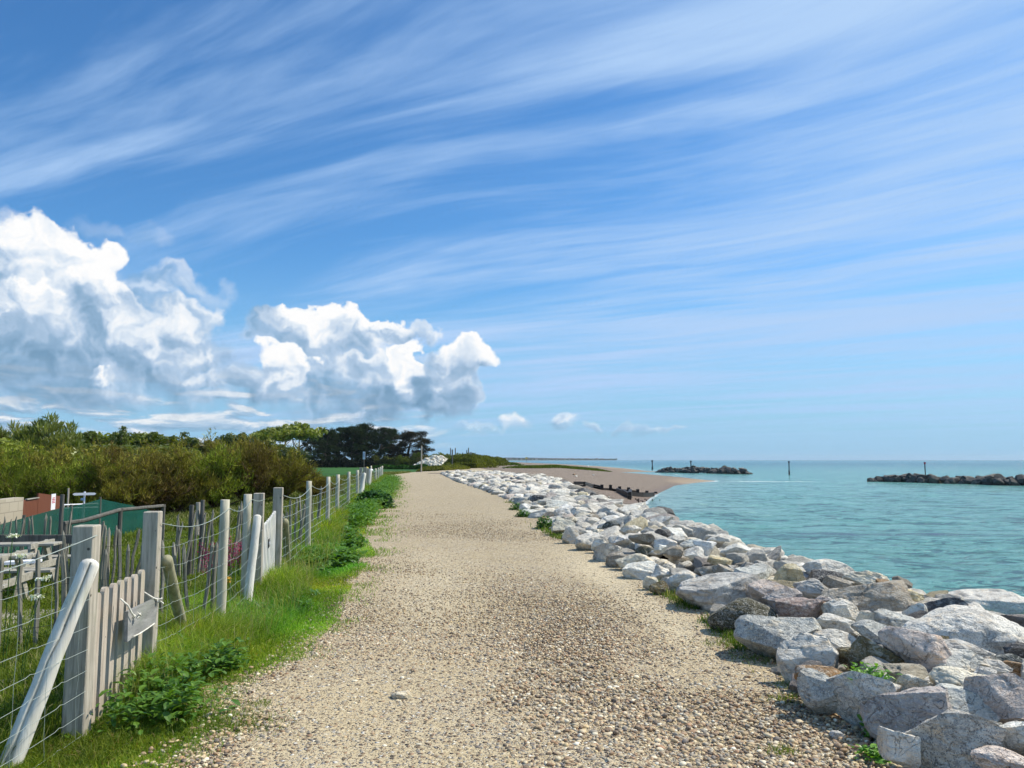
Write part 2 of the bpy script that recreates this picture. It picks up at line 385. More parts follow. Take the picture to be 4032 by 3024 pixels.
def hz(x, y):
    x = np.asarray(x, float); y = np.asarray(y, float)
    d = shore_d(x, y)
    sl = np.interp(y, [0, 50, 66, 80, 140, 250, 900], [.52, .5, .28, .14, .085, .06, .03])
    beach = SEA + d * sl
    plat = -.5 * np.maximum(0, x - out_x(y)) - 6 * sstep(98, 100, y)
    zb = np.maximum(beach, plat)
    # gentle storm ridges on the shingle
    P = np.stack([x, y, 0 * x], -1).reshape(-1, 3)
    rid = (_nb(P).reshape(x.shape)) * .10 * sstep(1, 8, d) * sstep(62, 75, y)
    zb = np.minimum(zb + rid, 0.0 + np.where(y > 2000, 2.0, 0))
    f = np.maximum(0, fence_x(y) - x)
    inl = -.05 * sstep(0, .6, edge_l(y) - x) - .50 * sstep(0.5, 9, f) * (1 - sstep(60, 90, y)) - .60 * sstep(60, 90, y) * sstep(0, 9, edge_l(y) - x)
    return np.where(x < edge_l(y), np.minimum(zb, 0) + inl, zb)
def h1(x, y): return float(hz(np.array([x]), np.array([y]))[0])

def gridmesh(name, X, Y, Z, mat, attr=None):
    r, c = X.shape
    V = np.stack([X, Y, Z], -1).reshape(-1, 3)
    i = np.arange(r - 1)[:, None] * c + np.arange(c - 1)[None, :]
    Fq = np.stack([i, i + 1, i + c + 1, i + c], -1).reshape(-1, 4)
    return npmesh(name, V, Fq, mat, True, attr)

# ---- materials of the ground
def stone_palette(t, v):
    return t.ramp(v, [(0, (.055, .045, .042)), (.10, (.16, .105, .07)), (.24, (.30, .20, .125)), (.40, (.40, .30, .19)), (.56, (.47, .40, .30)), (.70, (.27, .25, .235)), (.82, (.56, .49, .38)), (.93, (.72, .68, .60)), (1, (.36, .17, .10))], 'CONSTANT')
M_path, t = material('gravel_path')
G = t.coord('Object'); s_at = t.attr('stony')
wob = t.v('ADD', G, t.v('SCALE', t.noise(G, 14, 2, out=1), scale=.03))
vd = t.voro(wob, 34); vc = t.voro(wob, 34, out='Color'); vp = t.sep(vc)
vd2 = t.voro(wob, 85); vc2 = t.sep(t.voro(wob, 85, out='Color'))
nz = t.noise(G, 1.3, 5, .6); nz2 = t.noise(G, 60, 3)
sand = t.mix(t.step(nz2, .3, .7), (.36, .275, .155), (.64, .525, .325)); sand = t.mix(t.m('MULTIPLY', t.step(nz, .40, .65), .7), sand, (.56, .46, .295))
sand = t.mix(t.m('MULTIPLY', t.step(s_at, .42, .12), .65), sand, (.66, .555, .365))
st = stone_palette(t, vp[0]); st2 = stone_palette(t, vc2[0])
thr = t.m('MULTIPLY_ADD', s_at, .9, t.m('MULTIPLY', t.m('SUBTRACT', nz, .5), .9))
m2 = t.m('MULTIPLY', t.step(vd2, .55, .36), t.m('LESS_THAN', vc2[1], t.m('MULTIPLY_ADD', thr, .7, .42)))
m1 = t.m('MULTIPLY', t.step(vd, .52, .38), t.m('LESS_THAN', vp[1], t.m('MULTIPLY_ADD', thr, .85, .16)))
base = t.mix(t.m('MULTIPLY', m2, .85), sand, st2); base = t.mix(t.m('MULTIPLY', m1, .95), base, st)
h = t.m('ADD', t.m('MULTIPLY', m1, t.m('MULTIPLY_ADD', vd, -1.6, 1.1)), t.m('MULTIPLY', m2, t.m('MULTIPLY_ADD', vd2, -.6, .45)))
h = t.m('ADD', h, t.m('MULTIPLY', nz2, .25))
pset(t, base, .85, .25, t.bump(h, 1.0, .018))
M_beach, t = material('shingle_beach')
G = t.coord('Object'); n1 = t.noise(G, .35, 5, .6); n2 = t.noise(t.v('MULTIPLY', G, (1, .45, 1)), 6, 5, .7); n3 = t.noise(G, 28, 3, .7)
vb = t.sep(t.voro(G, 11, out='Color'))
c = t.mix(t.step(n2, .3, .7), (.085, .06, .042), (.32, .25, .185)); c = t.mix(t.m('MULTIPLY', t.step(n1, .42, .62), .5), c, (.20, .148, .10))
c = t.mix(t.m('MULTIPLY', t.step(vb[0], .6, .95), .5), c, (.60, .52, .43)); c = t.mix(t.m('MULTIPLY', t.step(vb[1], .72, .95), .6), c, (.14, .10, .08))
wet = t.attr('wet'); c = t.mix(t.m('MULTIPLY', wet, .55), c, (.16, .095, .05))
sandy = t.attr('sandy'); c = t.mix(t.m('MULTIPLY', sandy, .8), c, (.38, .29, .19))
pset(t, c, t.m('MULTIPLY_ADD', wet, -.35, .9), .3, t.bump(t.m('ADD', n2, n3), .8, .08))
M_ground, t = material('meadow_ground')
G = t.coord('Object'); n1 = t.noise(G, .25, 5, .6); n2 = t.noise(G, 9, 5, .7); n3 = t.noise(G, .05, 3)
c = t.mix(t.step(n2, .3, .7), (.022, .050, .008), (.075, .125, .018)); c = t.mix(t.step(n1, .4, .6), c, (.06, .10, .014))
field = t.attr('field'); cf = t.mix(n2, (.028, .105, .012), (.050, .155, .020)); cf = t.mix(t.step(t.noise(t.v('MULTIPLY', G, (.35, 2.2, 1)), .16, 3), .45, .6), cf, (.016, .055, .010))
c = t.mix(field, c, cf); soil = t.attr('soil'); c = t.mix(soil, c, (.13, .10, .065))
pset(t, c, .9, .2, t.bump(n2, .8, .05))

# ---- ground: one sheet out to the horizon
gy = np.concatenate([np.linspace(-8, 3, 12), np.geomspace(3.3, 110, 210), np.geomspace(112, 12000, 120)])
u = np.linspace(-1, 1, 300)
Y = np.repeat(gy[:, None], len(u), 1)
halfw = 12 + 1.25 * np.maximum(gy, 0)
X = edge_l(gy)[:, None] + np.sign(u)[None, :] * (np.abs(u)[None, :] ** 2.2) * halfw[:, None]
Z = hz(X, Y)
rightpart = X > edge_l(Y) + .02
nG = _nf(np.stack([X, Y, 0 * X], -1).reshape(-1, 3)).reshape(X.shape)
Z = np.where(rightpart, Z - .06 - .25 * sstep(62, 70, Y), Z + .018 * nG * sstep(0, .4, edge_l(Y) - X))
Z = np.where(shore_d(X, Y) < -1, np.minimum(Z, SEA - 1.2), Z)
fld = sstep(50, 62, Y) * sstep(-2.0, 1.5, edge_l(Y) - X)
soil = (sstep(.45, -.1, edge_l(Y) - X)) * (Y < 60) + sstep(2000, 2500, Y) * .5
ground = link('ground', gridmesh('ground', X, Y, Z, M_ground, {'field': fld.ravel(), 'soil': np.clip(soil, 0, 1).ravel()})); tag(ground, kind='structure')

# ---- shingle beach
by = np.concatenate([np.linspace(-6, 60, 120), np.geomspace(60.5, 1000, 420)])
ub = np.linspace(0, 1, 230)
x0 = edge_l(by) - .0; x1 = np.interp(by, [0, 60, 100, 260, 600, 1000], [10.5, 13, 42, 56, 62, 60])
X = x0[:, None] + (x1 - x0)[:, None] * ub[None, :]; Y = np.repeat(by[:, None], len(ub), 1)
D = shore_d(X, Y); Z = hz(X, Y) - .012
wet = sstep(2.6, .6, D) ; sandy = sstep(118, 128, Y) * sstep(150, 143, Y) * sstep(7, 2, D) * sstep(24, 28, X) + .5 * sstep(230, 240, Y) * sstep(30, 40, X)
wet = np.maximum(wet, .55 * sstep(60, 66, Y) * sstep(92, 80, Y) * sstep(7, 5, D))
Z = np.maximum(Z, SEA - .8)
beach = link('shingle_beach', gridmesh('shingle_beach', X, Y, Z, M_beach, {'wet': wet.ravel(), 'sandy': np.clip(sandy, 0, 1).ravel()})); tag(beach, kind='structure')

# ---- gravel path
py_ = np.concatenate([np.linspace(-4, 2.9, 8), np.geomspace(3, 60, 380), np.geomspace(60.8, 170, 90)])
up = np.linspace(0, 1, 130)
x0 = edge_l(py_); x1 = np.interp(py_, TY, TX) + .5; x1 = np.where(py_ > TY[-1], edge_l(py_) + np.interp(py_, [90, 120, 170], [5, 7, 1.5]), x1)
jl = np.interp(py_, py_, SNoise(8, 3, 1.6)(np.stack([py_, 0 * py_, 0 * py_], -1))) * .10 * np.clip(py_ / 10, .4, 3)
X = (x0 + jl)[:, None] + (x1 - x0 - jl)[:, None] * up[None, :]; Y = np.repeat(py_[:, None], len(up), 1)
NZ = SNoise(21, 4, 1.2)(np.stack([X, Y, 0 * X], -1).reshape(-1, 3)).reshape(X.shape)
Z = hz(np.maximum(X, edge_l(Y) + .001), Y) + .006 + .006 * (NZ + 1.2) * sstep(90, 60, Y)
def stony_f(X, Y):
    lat = (X - edge_l(Y)) / np.maximum(.5, toe(Y) - edge_l(Y))
    n = SNoise(33, 3, .9)(np.stack([X, Y * .5, 0 * X], -1).reshape(-1, 3)).reshape(X.shape)
    s = .46 + .20 * n
    s += .26 * np.exp(-((lat - .62) / .16) ** 2) * sstep(30, 8, Y)        # loose ridge right of the middle
    s -= .20 * np.exp(-((lat - .28) / .16) ** 2)                           # wheel-packed strip
    s -= .30 * np.exp(-((lat - .88) / .10) ** 2) * sstep(5.6, 7.5, Y)      # sandy strip along the boulders
    s += .75 * sstep(6.3, 4.2, Y) * sstep(.45, .75, lat)                   # deep shingle in the near right corner
    s += .45 * sstep(.14, .02, lat) * sstep(8, 5, Y)
    fr_ = .85 * sstep(8, 17, Y); s = s * (1 - fr_) + .40 * fr_
    return np.clip(s, .02, 1.1)
ST = stony_f(X, Y)
path = link('gravel_path', gridmesh('gravel_path', X, Y, Z, M_path, {'stony': ST.ravel()})); tag(path, kind='structure')

# ---- sea
M_sea, t = material('sea_water')
G = t.coord('Object'); gx, gyy, gz = t.sep(G)
dist = t.v('LENGTH', G)
nA = t.noise(t.v('MULTIPLY', G, (1, .75, 1)), .10, 4, .6); nB = t.noise(t.v('MULTIPLY', G, (.62, 1, 1)), 1.9, 6, .66, .7); nC = t.noise(t.v('MULTIPLY', G, (.6, 1, 1)), 5.0, 4, .6, .5)
nD = t.noise(t.v('MULTIPLY', G, (.45, 1, 1)), .45, 5, .65, .5)
shallow = t.attr('shallow'); foam = t.attr('foam'); weed = t.attr('weed')
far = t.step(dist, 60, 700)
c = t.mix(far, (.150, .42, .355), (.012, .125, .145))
c = t.mix(t.m('MULTIPLY', t.step(nA, .42, .62), t.m('MULTIPLY_ADD', far, -.3, .5)), c, (.13, .36, .31))
c = t.mix(t.m('MULTIPLY', shallow, .8), c, (.30, .46, .40))
crest = t.m('ADD', t.m('MULTIPLY', nB, .42), t.m('ADD', t.m('MULTIPLY', nD, .33), t.m('MULTIPLY', t.noise(t.v('MULTIPLY', G, (.5, 1, 1)), .9, 5, .62, .5), .25)))  # ripple light and shade, painted into the water colour below
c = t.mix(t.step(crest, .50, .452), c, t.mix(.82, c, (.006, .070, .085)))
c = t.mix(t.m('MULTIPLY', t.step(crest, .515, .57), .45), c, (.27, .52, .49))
c = t.mix(t.m('MULTIPLY', weed, t.step(nB, .44, .56)), c, (.030, .055, .11))
fm = t.step(t.m('MULTIPLY_ADD', t.noise(t.v('MULTIPLY', G, (.6, 1, 1)), 1.3, 6, .7, .6), .9, foam), .92, 1.08)
c = t.mix(t.m('MULTIPLY', fm, .9), c, (.80, .83, .83))
hh = t.m('ADD', t.m('MULTIPLY', nB, 1.0), t.m('ADD', t.m('MULTIPLY', nC, .22), t.m('MULTIPLY', nD, 1.2)))
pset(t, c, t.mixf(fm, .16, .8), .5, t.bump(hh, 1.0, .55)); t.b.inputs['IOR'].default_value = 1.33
ang = np.radians(np.concatenate([np.linspace(-88, -30, 30)[:-1], np.linspace(-30, 50, 560), np.linspace(50, 150, 40)[1:]]))
rr = np.concatenate([np.geomspace(4, 260, 430), np.geomspace(264, 30000, 90)])
A, Rr = np.meshgrid(ang, rr); X = Rr * np.sin(A); Y = Rr * np.cos(A)
P3 = np.stack([X * .55, Y, 0 * X], -1).reshape(-1, 3)
wv1 = SNoise(41, 3, 1.15, .55, 1.9, 9)(P3).reshape(X.shape); wv2 = SNoise(42, 3, .42, .5, 2.1, 7)(P3).reshape(X.shape)
att = 1 / (1 + (Rr / 170) ** 2)
D = -shore_d(X, Y)
Z = SEA + 0 * X + (wv1 * .075 * sstep(160, 70, Rr) + wv2 * .09) * att * sstep(-.5, 6, D)
shal = sstep(14, 0, D) * sstep(50, 62, Y); foam_ = .42 * sstep(1.0, .1, D) * sstep(55, 66, Y) + .16 * sstep(9, 1, D) * sstep(58, 64, Y) * sstep(96, 80, Y)
foam_ += .62 * np.exp(-(((X - 46) / 14) ** 2 + ((Y - 137) / 5.0) ** 2)) + .10 * np.exp(-(((X - 66) / 30) ** 2 + ((Y - 215) / 4.) ** 2))
wc = at(3480, 2105, SEA); weed_ = 1.6 * np.exp(-(((X - wc.x) / 4.2) ** 2 + ((Y - wc.y) / 1.0) ** 2)) 
weed_ += .8 * np.exp(-(((X - wc.x + 5) / 3) ** 2 + ((Y - wc.y + 1.2) / .35) ** 2))
sea = link('sea', gridmesh('sea', X, Y, Z, M_sea, {'shallow': shal.ravel(), 'foam': np.clip(foam_, 0, 1).ravel(), 'weed': np.clip(weed_, 0, 1).ravel()})); tag(sea, kind='structure')

# ---- loose pebbles
def ico(sub):
    p = (1 + 5 ** .5) / 2
    V = [(-1, p, 0), (1, p, 0), (-1, -p, 0), (1, -p, 0), (0, -1, p), (0, 1, p), (0, -1, -p), (0, 1, -p), (p, 0, -1), (p, 0, 1), (-p, 0, -1), (-p, 0, 1)]
    Fc = [(0,11,5),(0,5,1),(0,1,7),(0,7,10),(0,10,11),(1,5,9),(5,11,4),(11,10,2),(10,7,6),(7,1,8),(3,9,4),(3,4,2),(3,2,6),(3,6,8),(3,8,9),(4,9,5),(2,4,11),(6,2,10),(8,6,7),(9,8,1)]
    V = [Vector(v).normalized() for v in V]
    for _ in range(sub):
        mid = {}; NF = []
        def mp(a, b):
            k_ = (min(a, b), max(a, b))
            if k_ not in mid: V.append((V[a] + V[b]).normalized()); mid[k_] = len(V) - 1
            return mid[k_]
        for a, b, c_ in Fc:
            ab, bc, ca = mp(a, b), mp(b, c_), mp(c_, a)
            NF += [(a, ab, ca), (b, bc, ab), (c_, ca, bc), (ab, bc, ca)]
        Fc = NF
    return np.array([tuple(v) for v in V]), np.array(Fc)
ICO = {k: ico(k) for k in (0, 1, 2, 3, 4, 5)}
def scatter(base, Fb, pos, scl, yaw, tilt=None):
    "base: (nv, k, 3) variants; one copy per position"
    n = len(pos); nvar = len(base); vi = rng.integers(0, nvar, n)
    B = base[vi] * scl[:, None, :]
    if tilt is not None:
        c, s = np.cos(tilt)[:, None], np.sin(tilt)[:, None]
        B = np.stack([B[..., 0], B[..., 1] * c - B[..., 2] * s, B[..., 1] * s + B[..., 2] * c], -1)
    c, s = np.cos(yaw)[:, None], np.sin(yaw)[:, None]
    B = np.stack([B[..., 0] * c - B[..., 1] * s, B[..., 0] * s + B[..., 1] * c, B[..., 2]], -1) + pos[:, None, :]
    k = base.shape[1]
    return B.reshape(-1, 3), (Fb[None] + (np.arange(n) * k)[:, None, None]).reshape(-1, Fb.shape[1])
PAL = np.array([(.09,.065,.05),(.19,.125,.08),(.36,.24,.145),(.30,.18,.10),(.50,.375,.23),(.58,.47,.32),(.30,.27,.235),(.42,.37,.31),(.66,.56,.41),(.80,.74,.62),(.46,.26,.15),(.60,.47,.28),(.86,.82,.74),(.15,.13,.13)])
PAL = PAL * np.array([1.03, .98, .84])
PW = np.array([.06,.09,.13,.08,.13,.12,.08,.07,.09,.055,.025,.05,.02,.03]); PW = PW / PW.sum()
M_peb, t = material('pebble_stone')
nn = t.noise(t.coord('Object'), 90, 3); pset(t, t.mix(t.m('MULTIPLY', t.step(nn, .35, .65), .35), t.attr('col', out='Color'), (.42, .36, .28)), .62, .35, t.bump(nn, .25, .004))
def pebbles(name, n, y0, y1, sub, smin, smax, bias, label):
    yy = y0 * (y1 / y0) ** rng.random(n * 3) if bias else rng.uniform(y0, y1, n * 3)
    lat = rng.uniform(-.05, 1.08, n * 3); xx = edge_l(yy) + lat * (toe(yy) - edge_l(yy))
    keep = rng.random(n * 3) < (stony_f(xx, yy) ** 1.35 + .03) * np.where(lat < 0, .35, 1) * (sstep(30, 14, yy) if y1 > 20 else 1); xx, yy = xx[keep][:n], yy[keep][:n]; n = len(xx)
    V0, F0 = ICO[sub]; var = []
    for i in range(14):
        nz_ = SNoise(100 + i, 2, 1.5); var.append(V0 * (1 + .22 * nz_(V0))[:, None])
    var = np.array(var)
    s = .88 * smin * (smax / smin) ** (rng.random(n) ** 2.0)
    big = 1 + .55 * stony_f(xx, yy); s = s * big
    scl = np.stack([s * rng.uniform(.8, 1.3, n), s * rng.uniform(.6, .95, n), s * rng.uniform(.38, .7, n)], -1) * .5
    zz = hz(xx, yy) + .011 + scl[:, 2] * rng.uniform(.1, .75, n) + .012 * rng.random(n) * (stony_f(xx, yy) > .7)
    V, Fc = scatter(var, F0, np.stack([xx, yy, zz], -1), scl, rng.uniform(0, 6.28, n), rng.normal(0, .25, n))
    col = PAL[rng.choice(len(PAL), n, p=PW)] * rng.uniform(.8, 1.2, (n, 1))
    o = link(name, npmesh(name, V, Fc, M_peb, True, {'col': np.repeat(col, len(V0), 0)}))
    return tag(o, kind='stuff')
pebbles('pebbles', 42000, 3.1, 7.5, 1, .007, .030, True, '')
pebbles('loose_shingle', 80000, 6.5, 30, 0, .009, .030, True, '')
# ---------------------------------------------------------------- timber and wire
def wood(name, light, dark, grain=9.0, stretch=14.0, rough=.8, green=0.0, axis='z'):
    m, t = material(name)
    g = t.coord('Object'); sc_ = {'z': (1, 1, 1 / stretch), 'y': (1, 1 / stretch, 1), 'x': (1 / stretch, 1, 1)}[axis]
    rnd = t.objinfo('Random'); g2 = t.v('ADD', t.v('MULTIPLY', g, sc_), t.xyz(t.m('MULTIPLY', rnd, 17.0), t.m('MULTIPLY', rnd, 9.0), 0))
    n1 = t.noise(g2, grain * 3, 6, .65, .4); n2 = t.noise(g2, grain * 14, 4, .6); n3 = t.noise(g, 3.2, 3)
    c = t.mix(t.step(n1, .3, .7), dark, light); c = t.mix(t.m('MULTIPLY', t.step(n2, .55, .75), .5), c, tuple(x * .45 for x in dark))
    c = t.mix(t.m('MULTIPLY', t.step(n3, .5, .75), .35 + green), c, tuple(a * b for a, b in zip(dark, (.85, 1.0, .7))))
    k = t.voro(g, 6.5); c = t.mix(t.step(k, .075, .05), c, tuple(x * .35 for x in dark))
    pset(t, c, rough, .25, t.bump(t.m('ADD', n1, t.m('MULTIPLY', n2, .6)), .5, .006))
    return m
M_sq = wood('weathered_sawn_timber', (.54, .485, .395), (.27, .245, .20), green=.15)
M_round = wood('peeled_round_timber', (.60, .555, .44), (.37, .345, .25), 5)
M_bleach = wood('bleached_round_timber', (.80, .77, .70), (.58, .55, .47), 5)
M_olive = wood('treated_round_timber', (.42, .39, .25), (.24, .23, .14), 5)
M_pick = wood('gate_picket_timber', (.56, .49, .40), (.36, .30, .24), 12)
M_white = wood('whitened_picket_timber', (.82, .80, .74), (.62, .59, .52), 12)
M_pale = wood('chestnut_paling', (.33, .31, .25), (.14, .13, .10), 12)
M_board = wood('grey_board', (.34, .335, .315), (.20, .20, .19), 5, 8, axis='y')
M_darkwood = wood('dark_weathered_wood', (.17, .16, .14), (.07, .065, .055), 8)
M_rope = plain('pale_rope', (.72, .69, .60), .9)
m, t = material('galvanised_wire'); pset(t, (.42, .47, .42), .5, .5, metal=.3); M_wire = m
m, t = material('dark_iron'); pset(t, (.03, .03, .032), .6, .4); M_iron = m

def px_post(px, D, top, bot=None):
    p = atD(px, 1900, D); x = p.x
    g = h1(x, D) if bot is None else bot
    return x, D, top, g
def sq_post(parent, x, y, top, wdt, mat=M_sq, rot=0.0, name='gate_post', lean=(0, 0)):
    b = MB(); g = h1(x, y) - .35
    b.box((0, 0, (top - g) / 2), (wdt, wdt, top - g), bev=.006)
    o = b.build(name, mat, parent); o.location = Vector((x, y, g)); o.rotation_euler = (lean[0], lean[1], rot)
    return o
def round_post(parent, x, y, top, r, mat=M_round, name='round_post', lean=(0, 0)):
    b = MB(); g = h1(x, y) - .3; n = 7
    H = top - g
    pts = [Vector((random.uniform(-.004, .004), random.uniform(-.004, .004), H * i / n)) for i in range(n + 1)]
    b.tube(pts, [r * (1.05 - .08 * i / n) for i in range(n + 1)], 16, jit=.02)
    o = b.build(name, mat, parent, smooth=False); o.location = Vector((x, y, g)); o.rotation_euler = (lean[0], lean[1], 0)
    me = o.data; me.polygons.foreach_set('use_smooth', [len(p.vertices) == 4 for p in me.polygons])
    return o
def log(parent, a, b_, r, mat, name='brace', crack=False, dome=.9):
    B = MB(); a, b_ = Vector(a), Vector(b_); n = 22
    m = 9; pts = [a.lerp(b_, i / m) + Vector((random.uniform(-1, 1), random.uniform(-1, 1), 0)) * r * .05 for i in range(m + 1)]
    B.tube(pts, [r * (1.08 - .12 * i / m) * random.uniform(.97, 1.03) for i in range(m + 1)], n, jit=.015, dome=dome)
    if crack:    # a long drying crack down the side that faces the path
        dd = (b_ - a).normalized(); tc = (CAM - a.lerp(b_, .5)); tc = (tc - dd * tc.dot(dd)).normalized(); sdv = dd.cross(tc).normalized(); aim = (tc + sdv * (-.25 if sdv.x > 0 else .25)).normalized()
        k0 = max(range(n), key=lambda k: (Vector(B.v[4 * n + k]) - pts[4]).dot(aim))
        for i in range(m + 1):
            k = (k0 + (1 if i > 5 else 0) - (1 if i < 2 else 0)) % n; v = Vector(B.v[i * n + k]); c = pts[i]
            B.v[i * n + k] = tuple(c + (v - c) * .30)
            k2 = (k + 1) % n; v = Vector(B.v[i * n + k2]); u_ = Vector(B.v[i * n + k]) - c
            B.v[i * n + k2] = tuple(c + (v - c) * .995 + ((Vector(B.v[i * n + (k - 1) % n]) - v) * .62))
    o = B.build(name, mat, parent, smooth=True); return o

HW = [.07, .19, .31, .43, .56, .70, .86, 1.02]     # heights of the line wires
def netting(parent, pts, tops, r=.0014, r_top=.0028, stay=.30, ties=True, name='wire_netting', left=.0):
    "stock netting between posts given as (x, y) on the path side; tops = height of the top wire at each post"
    paths = []; rad = []
    P = [np.array(p, float) for p in pts]
    seg = []
    for i in range(len(P) - 1):
        L = np.linalg.norm(P[i + 1] - P[i]); seg.append(L)
    for hw in HW:
        out = []
        for i in range(len(P) - 1):
            L = seg[i]; n = max(4, int(L / .0375)); u_ = np.linspace(0, 1, n, endpoint=False)
            xy = P[i][None] * (1 - u_[:, None]) + P[i + 1][None] * u_[:, None]
            g0, g1 = h1(*P[i]), h1(*P[i + 1])
            z = g0 * (1 - u_) + g1 * u_ + hw + .004 * np.where((np.arange(n) % 8) < 1, 1, 0) * 2.2 - .02 * np.sin(np.pi * u_) + .006 * np.sin(u_ * 11 + hw * 9)
            out.append(np.concatenate([xy, z[:, None]], 1))
        paths.append(np.concatenate(out)); rad.append(r)
    # stays
    tot = 0
    for i in range(len(P) - 1):
        L = seg[i]; s_ = stay * .6
        while s_ < L:
            u_ = s_ / L; xy = P[i] * (1 - u_) + P[i + 1] * u_; g = h1(*P[i]) * (1 - u_) + h1(*P[i + 1]) * u_ - .02 * math.sin(math.pi * u_)
            q = [np.array([xy[0] + random.uniform(-.004, .004), xy[1] + random.uniform(-.012, .012), g + hw]) for hw in HW]
            paths.append(np.array(q)); rad.append(r * .8); s_ += stay
    V, Fq = tubes_np(paths, rad, 5)
    o = link(name, npmesh(name, V, Fq, M_wire, True), parent)
    # top strand, heavier, hung in shallow curves with wire ties
    pt = []; ra = []
    out = []
    for i in range(len(P) - 1):
        n = 26; u_ = np.linspace(0, 1, n, endpoint=(i == len(P) - 2)); xy = P[i][None] * (1 - u_[:, None]) + P[i + 1][None] * u_[:, None]
        z = tops[i] * (1 - u_) + tops[i + 1] * u_ - .11 * seg[i] / 2.0 * np.sin(np.pi * u_) * min(1, 2.2 / seg[i])
        out.append(np.concatenate([xy, z[:, None]], 1))
    pt.append(np.concatenate(out)); ra.append(r_top)
    if ties:
        T = pt[0]
        for k in range(3, len(T) - 2, 4):
            c = T[k]; a = np.linspace(0, 4 * np.pi, 12); d = T[k + 1] - T[k]; d = d / np.linalg.norm(d)
            pt.append(np.stack([c[0] + d[0] * (a - 6) * .0035 + .006 * np.sin(a), c[1] + d[1] * (a - 6) * .0035 + 0 * a, c[2] + .0075 * np.cos(a)], -1)); ra.append(.0014)
    V, Fq = tubes_np(pt, ra, 5)
    link('top_wire', npmesh('top_wire', V, Fq, M_wire, True), parent)
    return o

def X(px, D): return atD(px, 1900, D).x
# nearest bay, running past the left edge of the picture
fx, fy = X(352, 4.84), 4.84
f0 = empty('wire_fence', (0, 0, 0), 'nearest bay of wire netting fence, with the cracked leaning log, left of the plain gate', 'fence', 'wire fence bays along the path')
round_post(f0, -2.62, 1.5, 1.22, .05)
g1a = sq_post(f0, fx, fy, 1.245, .125, rot=R(8))
netting(f0, [(-2.54, 1.5), (fx + .075, fy - .02)], [1.17, 1.185])
a = at(-5, 3110, -.12); b_ = atD(352, 2225, 4.62)
log(f0, (a.x, a.y, -.14), (b_.x, b_.y, b_.z), .054, M_bleach, 'leaning_log', crack=14, dome=.7)
# the plain gate
f1 = empty('wire_fence', (0, 0, 0), 'long bay of wire netting fence between the plain gate and the white gate', 'fence', 'wire fence bays along the path')
x2, y2 = X(608, 6.05), 6.05
sq_post(f1, x2, y2, 1.25, .115, rot=R(10))
x3, y3 = X(888, 7.7), 7.7; round_post(f1, x3, y3, 1.255, .045)
x4, y4 = X(978, 9.05), 9.05; round_post(f1, x4, y4, 1.25, .046)
x5, y5 = X(1022, 9.45), 9.45; sq_post(f1, x5, y5, 1.245, .12, rot=R(12))
netting(f1, [(x2 + .068, y2), (x3 + .05, y3), (x4 + .05, y4), (x5 + .07, y5)], [1.16, 1.17, 1.19, 1.17])
p = at(742, 2560, -.12); log(f1, (p.x, p.y, -.15), (x2 + .06, y2 + .14, .86), .045, M_olive, 'prop_log')
p = atD(1014, 2035, 9.1); q = at(960, 2430, -.1); log(f1, (q.x, q.y + .05, -.12), (p.x, p.y, p.z), .047, M_bleach, 'prop_log', dome=.6)
# beyond the white gate
f2 = empty('wire_fence', (0, 0, 0), 'bay of wire netting fence beyond the white gate, with five slim round posts', 'fence', 'wire fence bays along the path')
x6, y6 = X(1097, 11.2), 11.2; sq_post(f2, x6, y6, 1.25, .13, rot=R(10))
q = at(1133, 2245, -.1); log(f2, (q.x, q.y, -.12), (x6 + .07, y6 + .15, .75), .05, M_olive, 'prop_log')
L2 = [(x6 + .07, y6)]; tp = [1.14]
for px, D, tpz, r in ((1218, 14.6, 1.25, .050), (1293, 18, 1.255, .048), (1330, 20.9, 1.25, .05), (1373, 25.8, 1.25, .053), (1407, 30, 1.25, .055)):
    xx = X(px, D); round_post(f2, xx, D, tpz, r); L2.append((xx + r, D)); tp.append(1.16)
x12, y12 = X(1420, 37), 37; sq_post(f2, x12, y12, 1.27, .14, rot=R(8))
netting(f2, L2 + [(x12 + .08, y12)], tp + [1.18], r=.0026, r_top=.005, ties=False, stay=.6)
p = atD(1424, 1866, 33); q = at(1411, 1968, -.05); log(f2, (q.x, 33.3, -.1), (p.x, 33.6, p.z), .085, M_bleach, 'prop_log', dome=.5)
log(f2, (X(1429, 34), 34, -.1), (X(1431, 34), 34, .86), .06, M_white, 'prop_log', dome=.3)
# last bay
f3 = empty('wire_fence', (0, 0, 0), 'farthest bay of wire netting fence, ending where the hedge plants meet the gravel', 'fence', 'wire fence bays along the path')
x13, y13 = X(1437, 38.5), 38.5; sq_post(f3, x13, y13, 1.27, .17, rot=R(8))
sq_post(f3, X(1447, 39.6), 39.6, 1.22, .13, rot=R(8))
log(f3, (X(1449, 40), 40, -.1), (X(1455, 40), 40.2, 1.14), .075, M_bleach, 'prop_log', dome=.5)
round_post(f3, X(1460, 42), 42, 1.32, .05)
L3 = [(X(1460, 42) + .05, 42)]; tp = [1.12]
for px, D, tpz in ((1478, 47, 1.12), (1489, 53, 1.1), (1497, 59, 1.1), (1503, 66, 1.1), (1505, 70, 1.1)):
    xx = X(px, D); round_post(f3, xx, D, tpz, .058); L3.append((xx + .05, D)); tp.append(tpz - .12)
netting(f3, L3, tp, r=.0032, r_top=.007, ties=False, stay=.9)

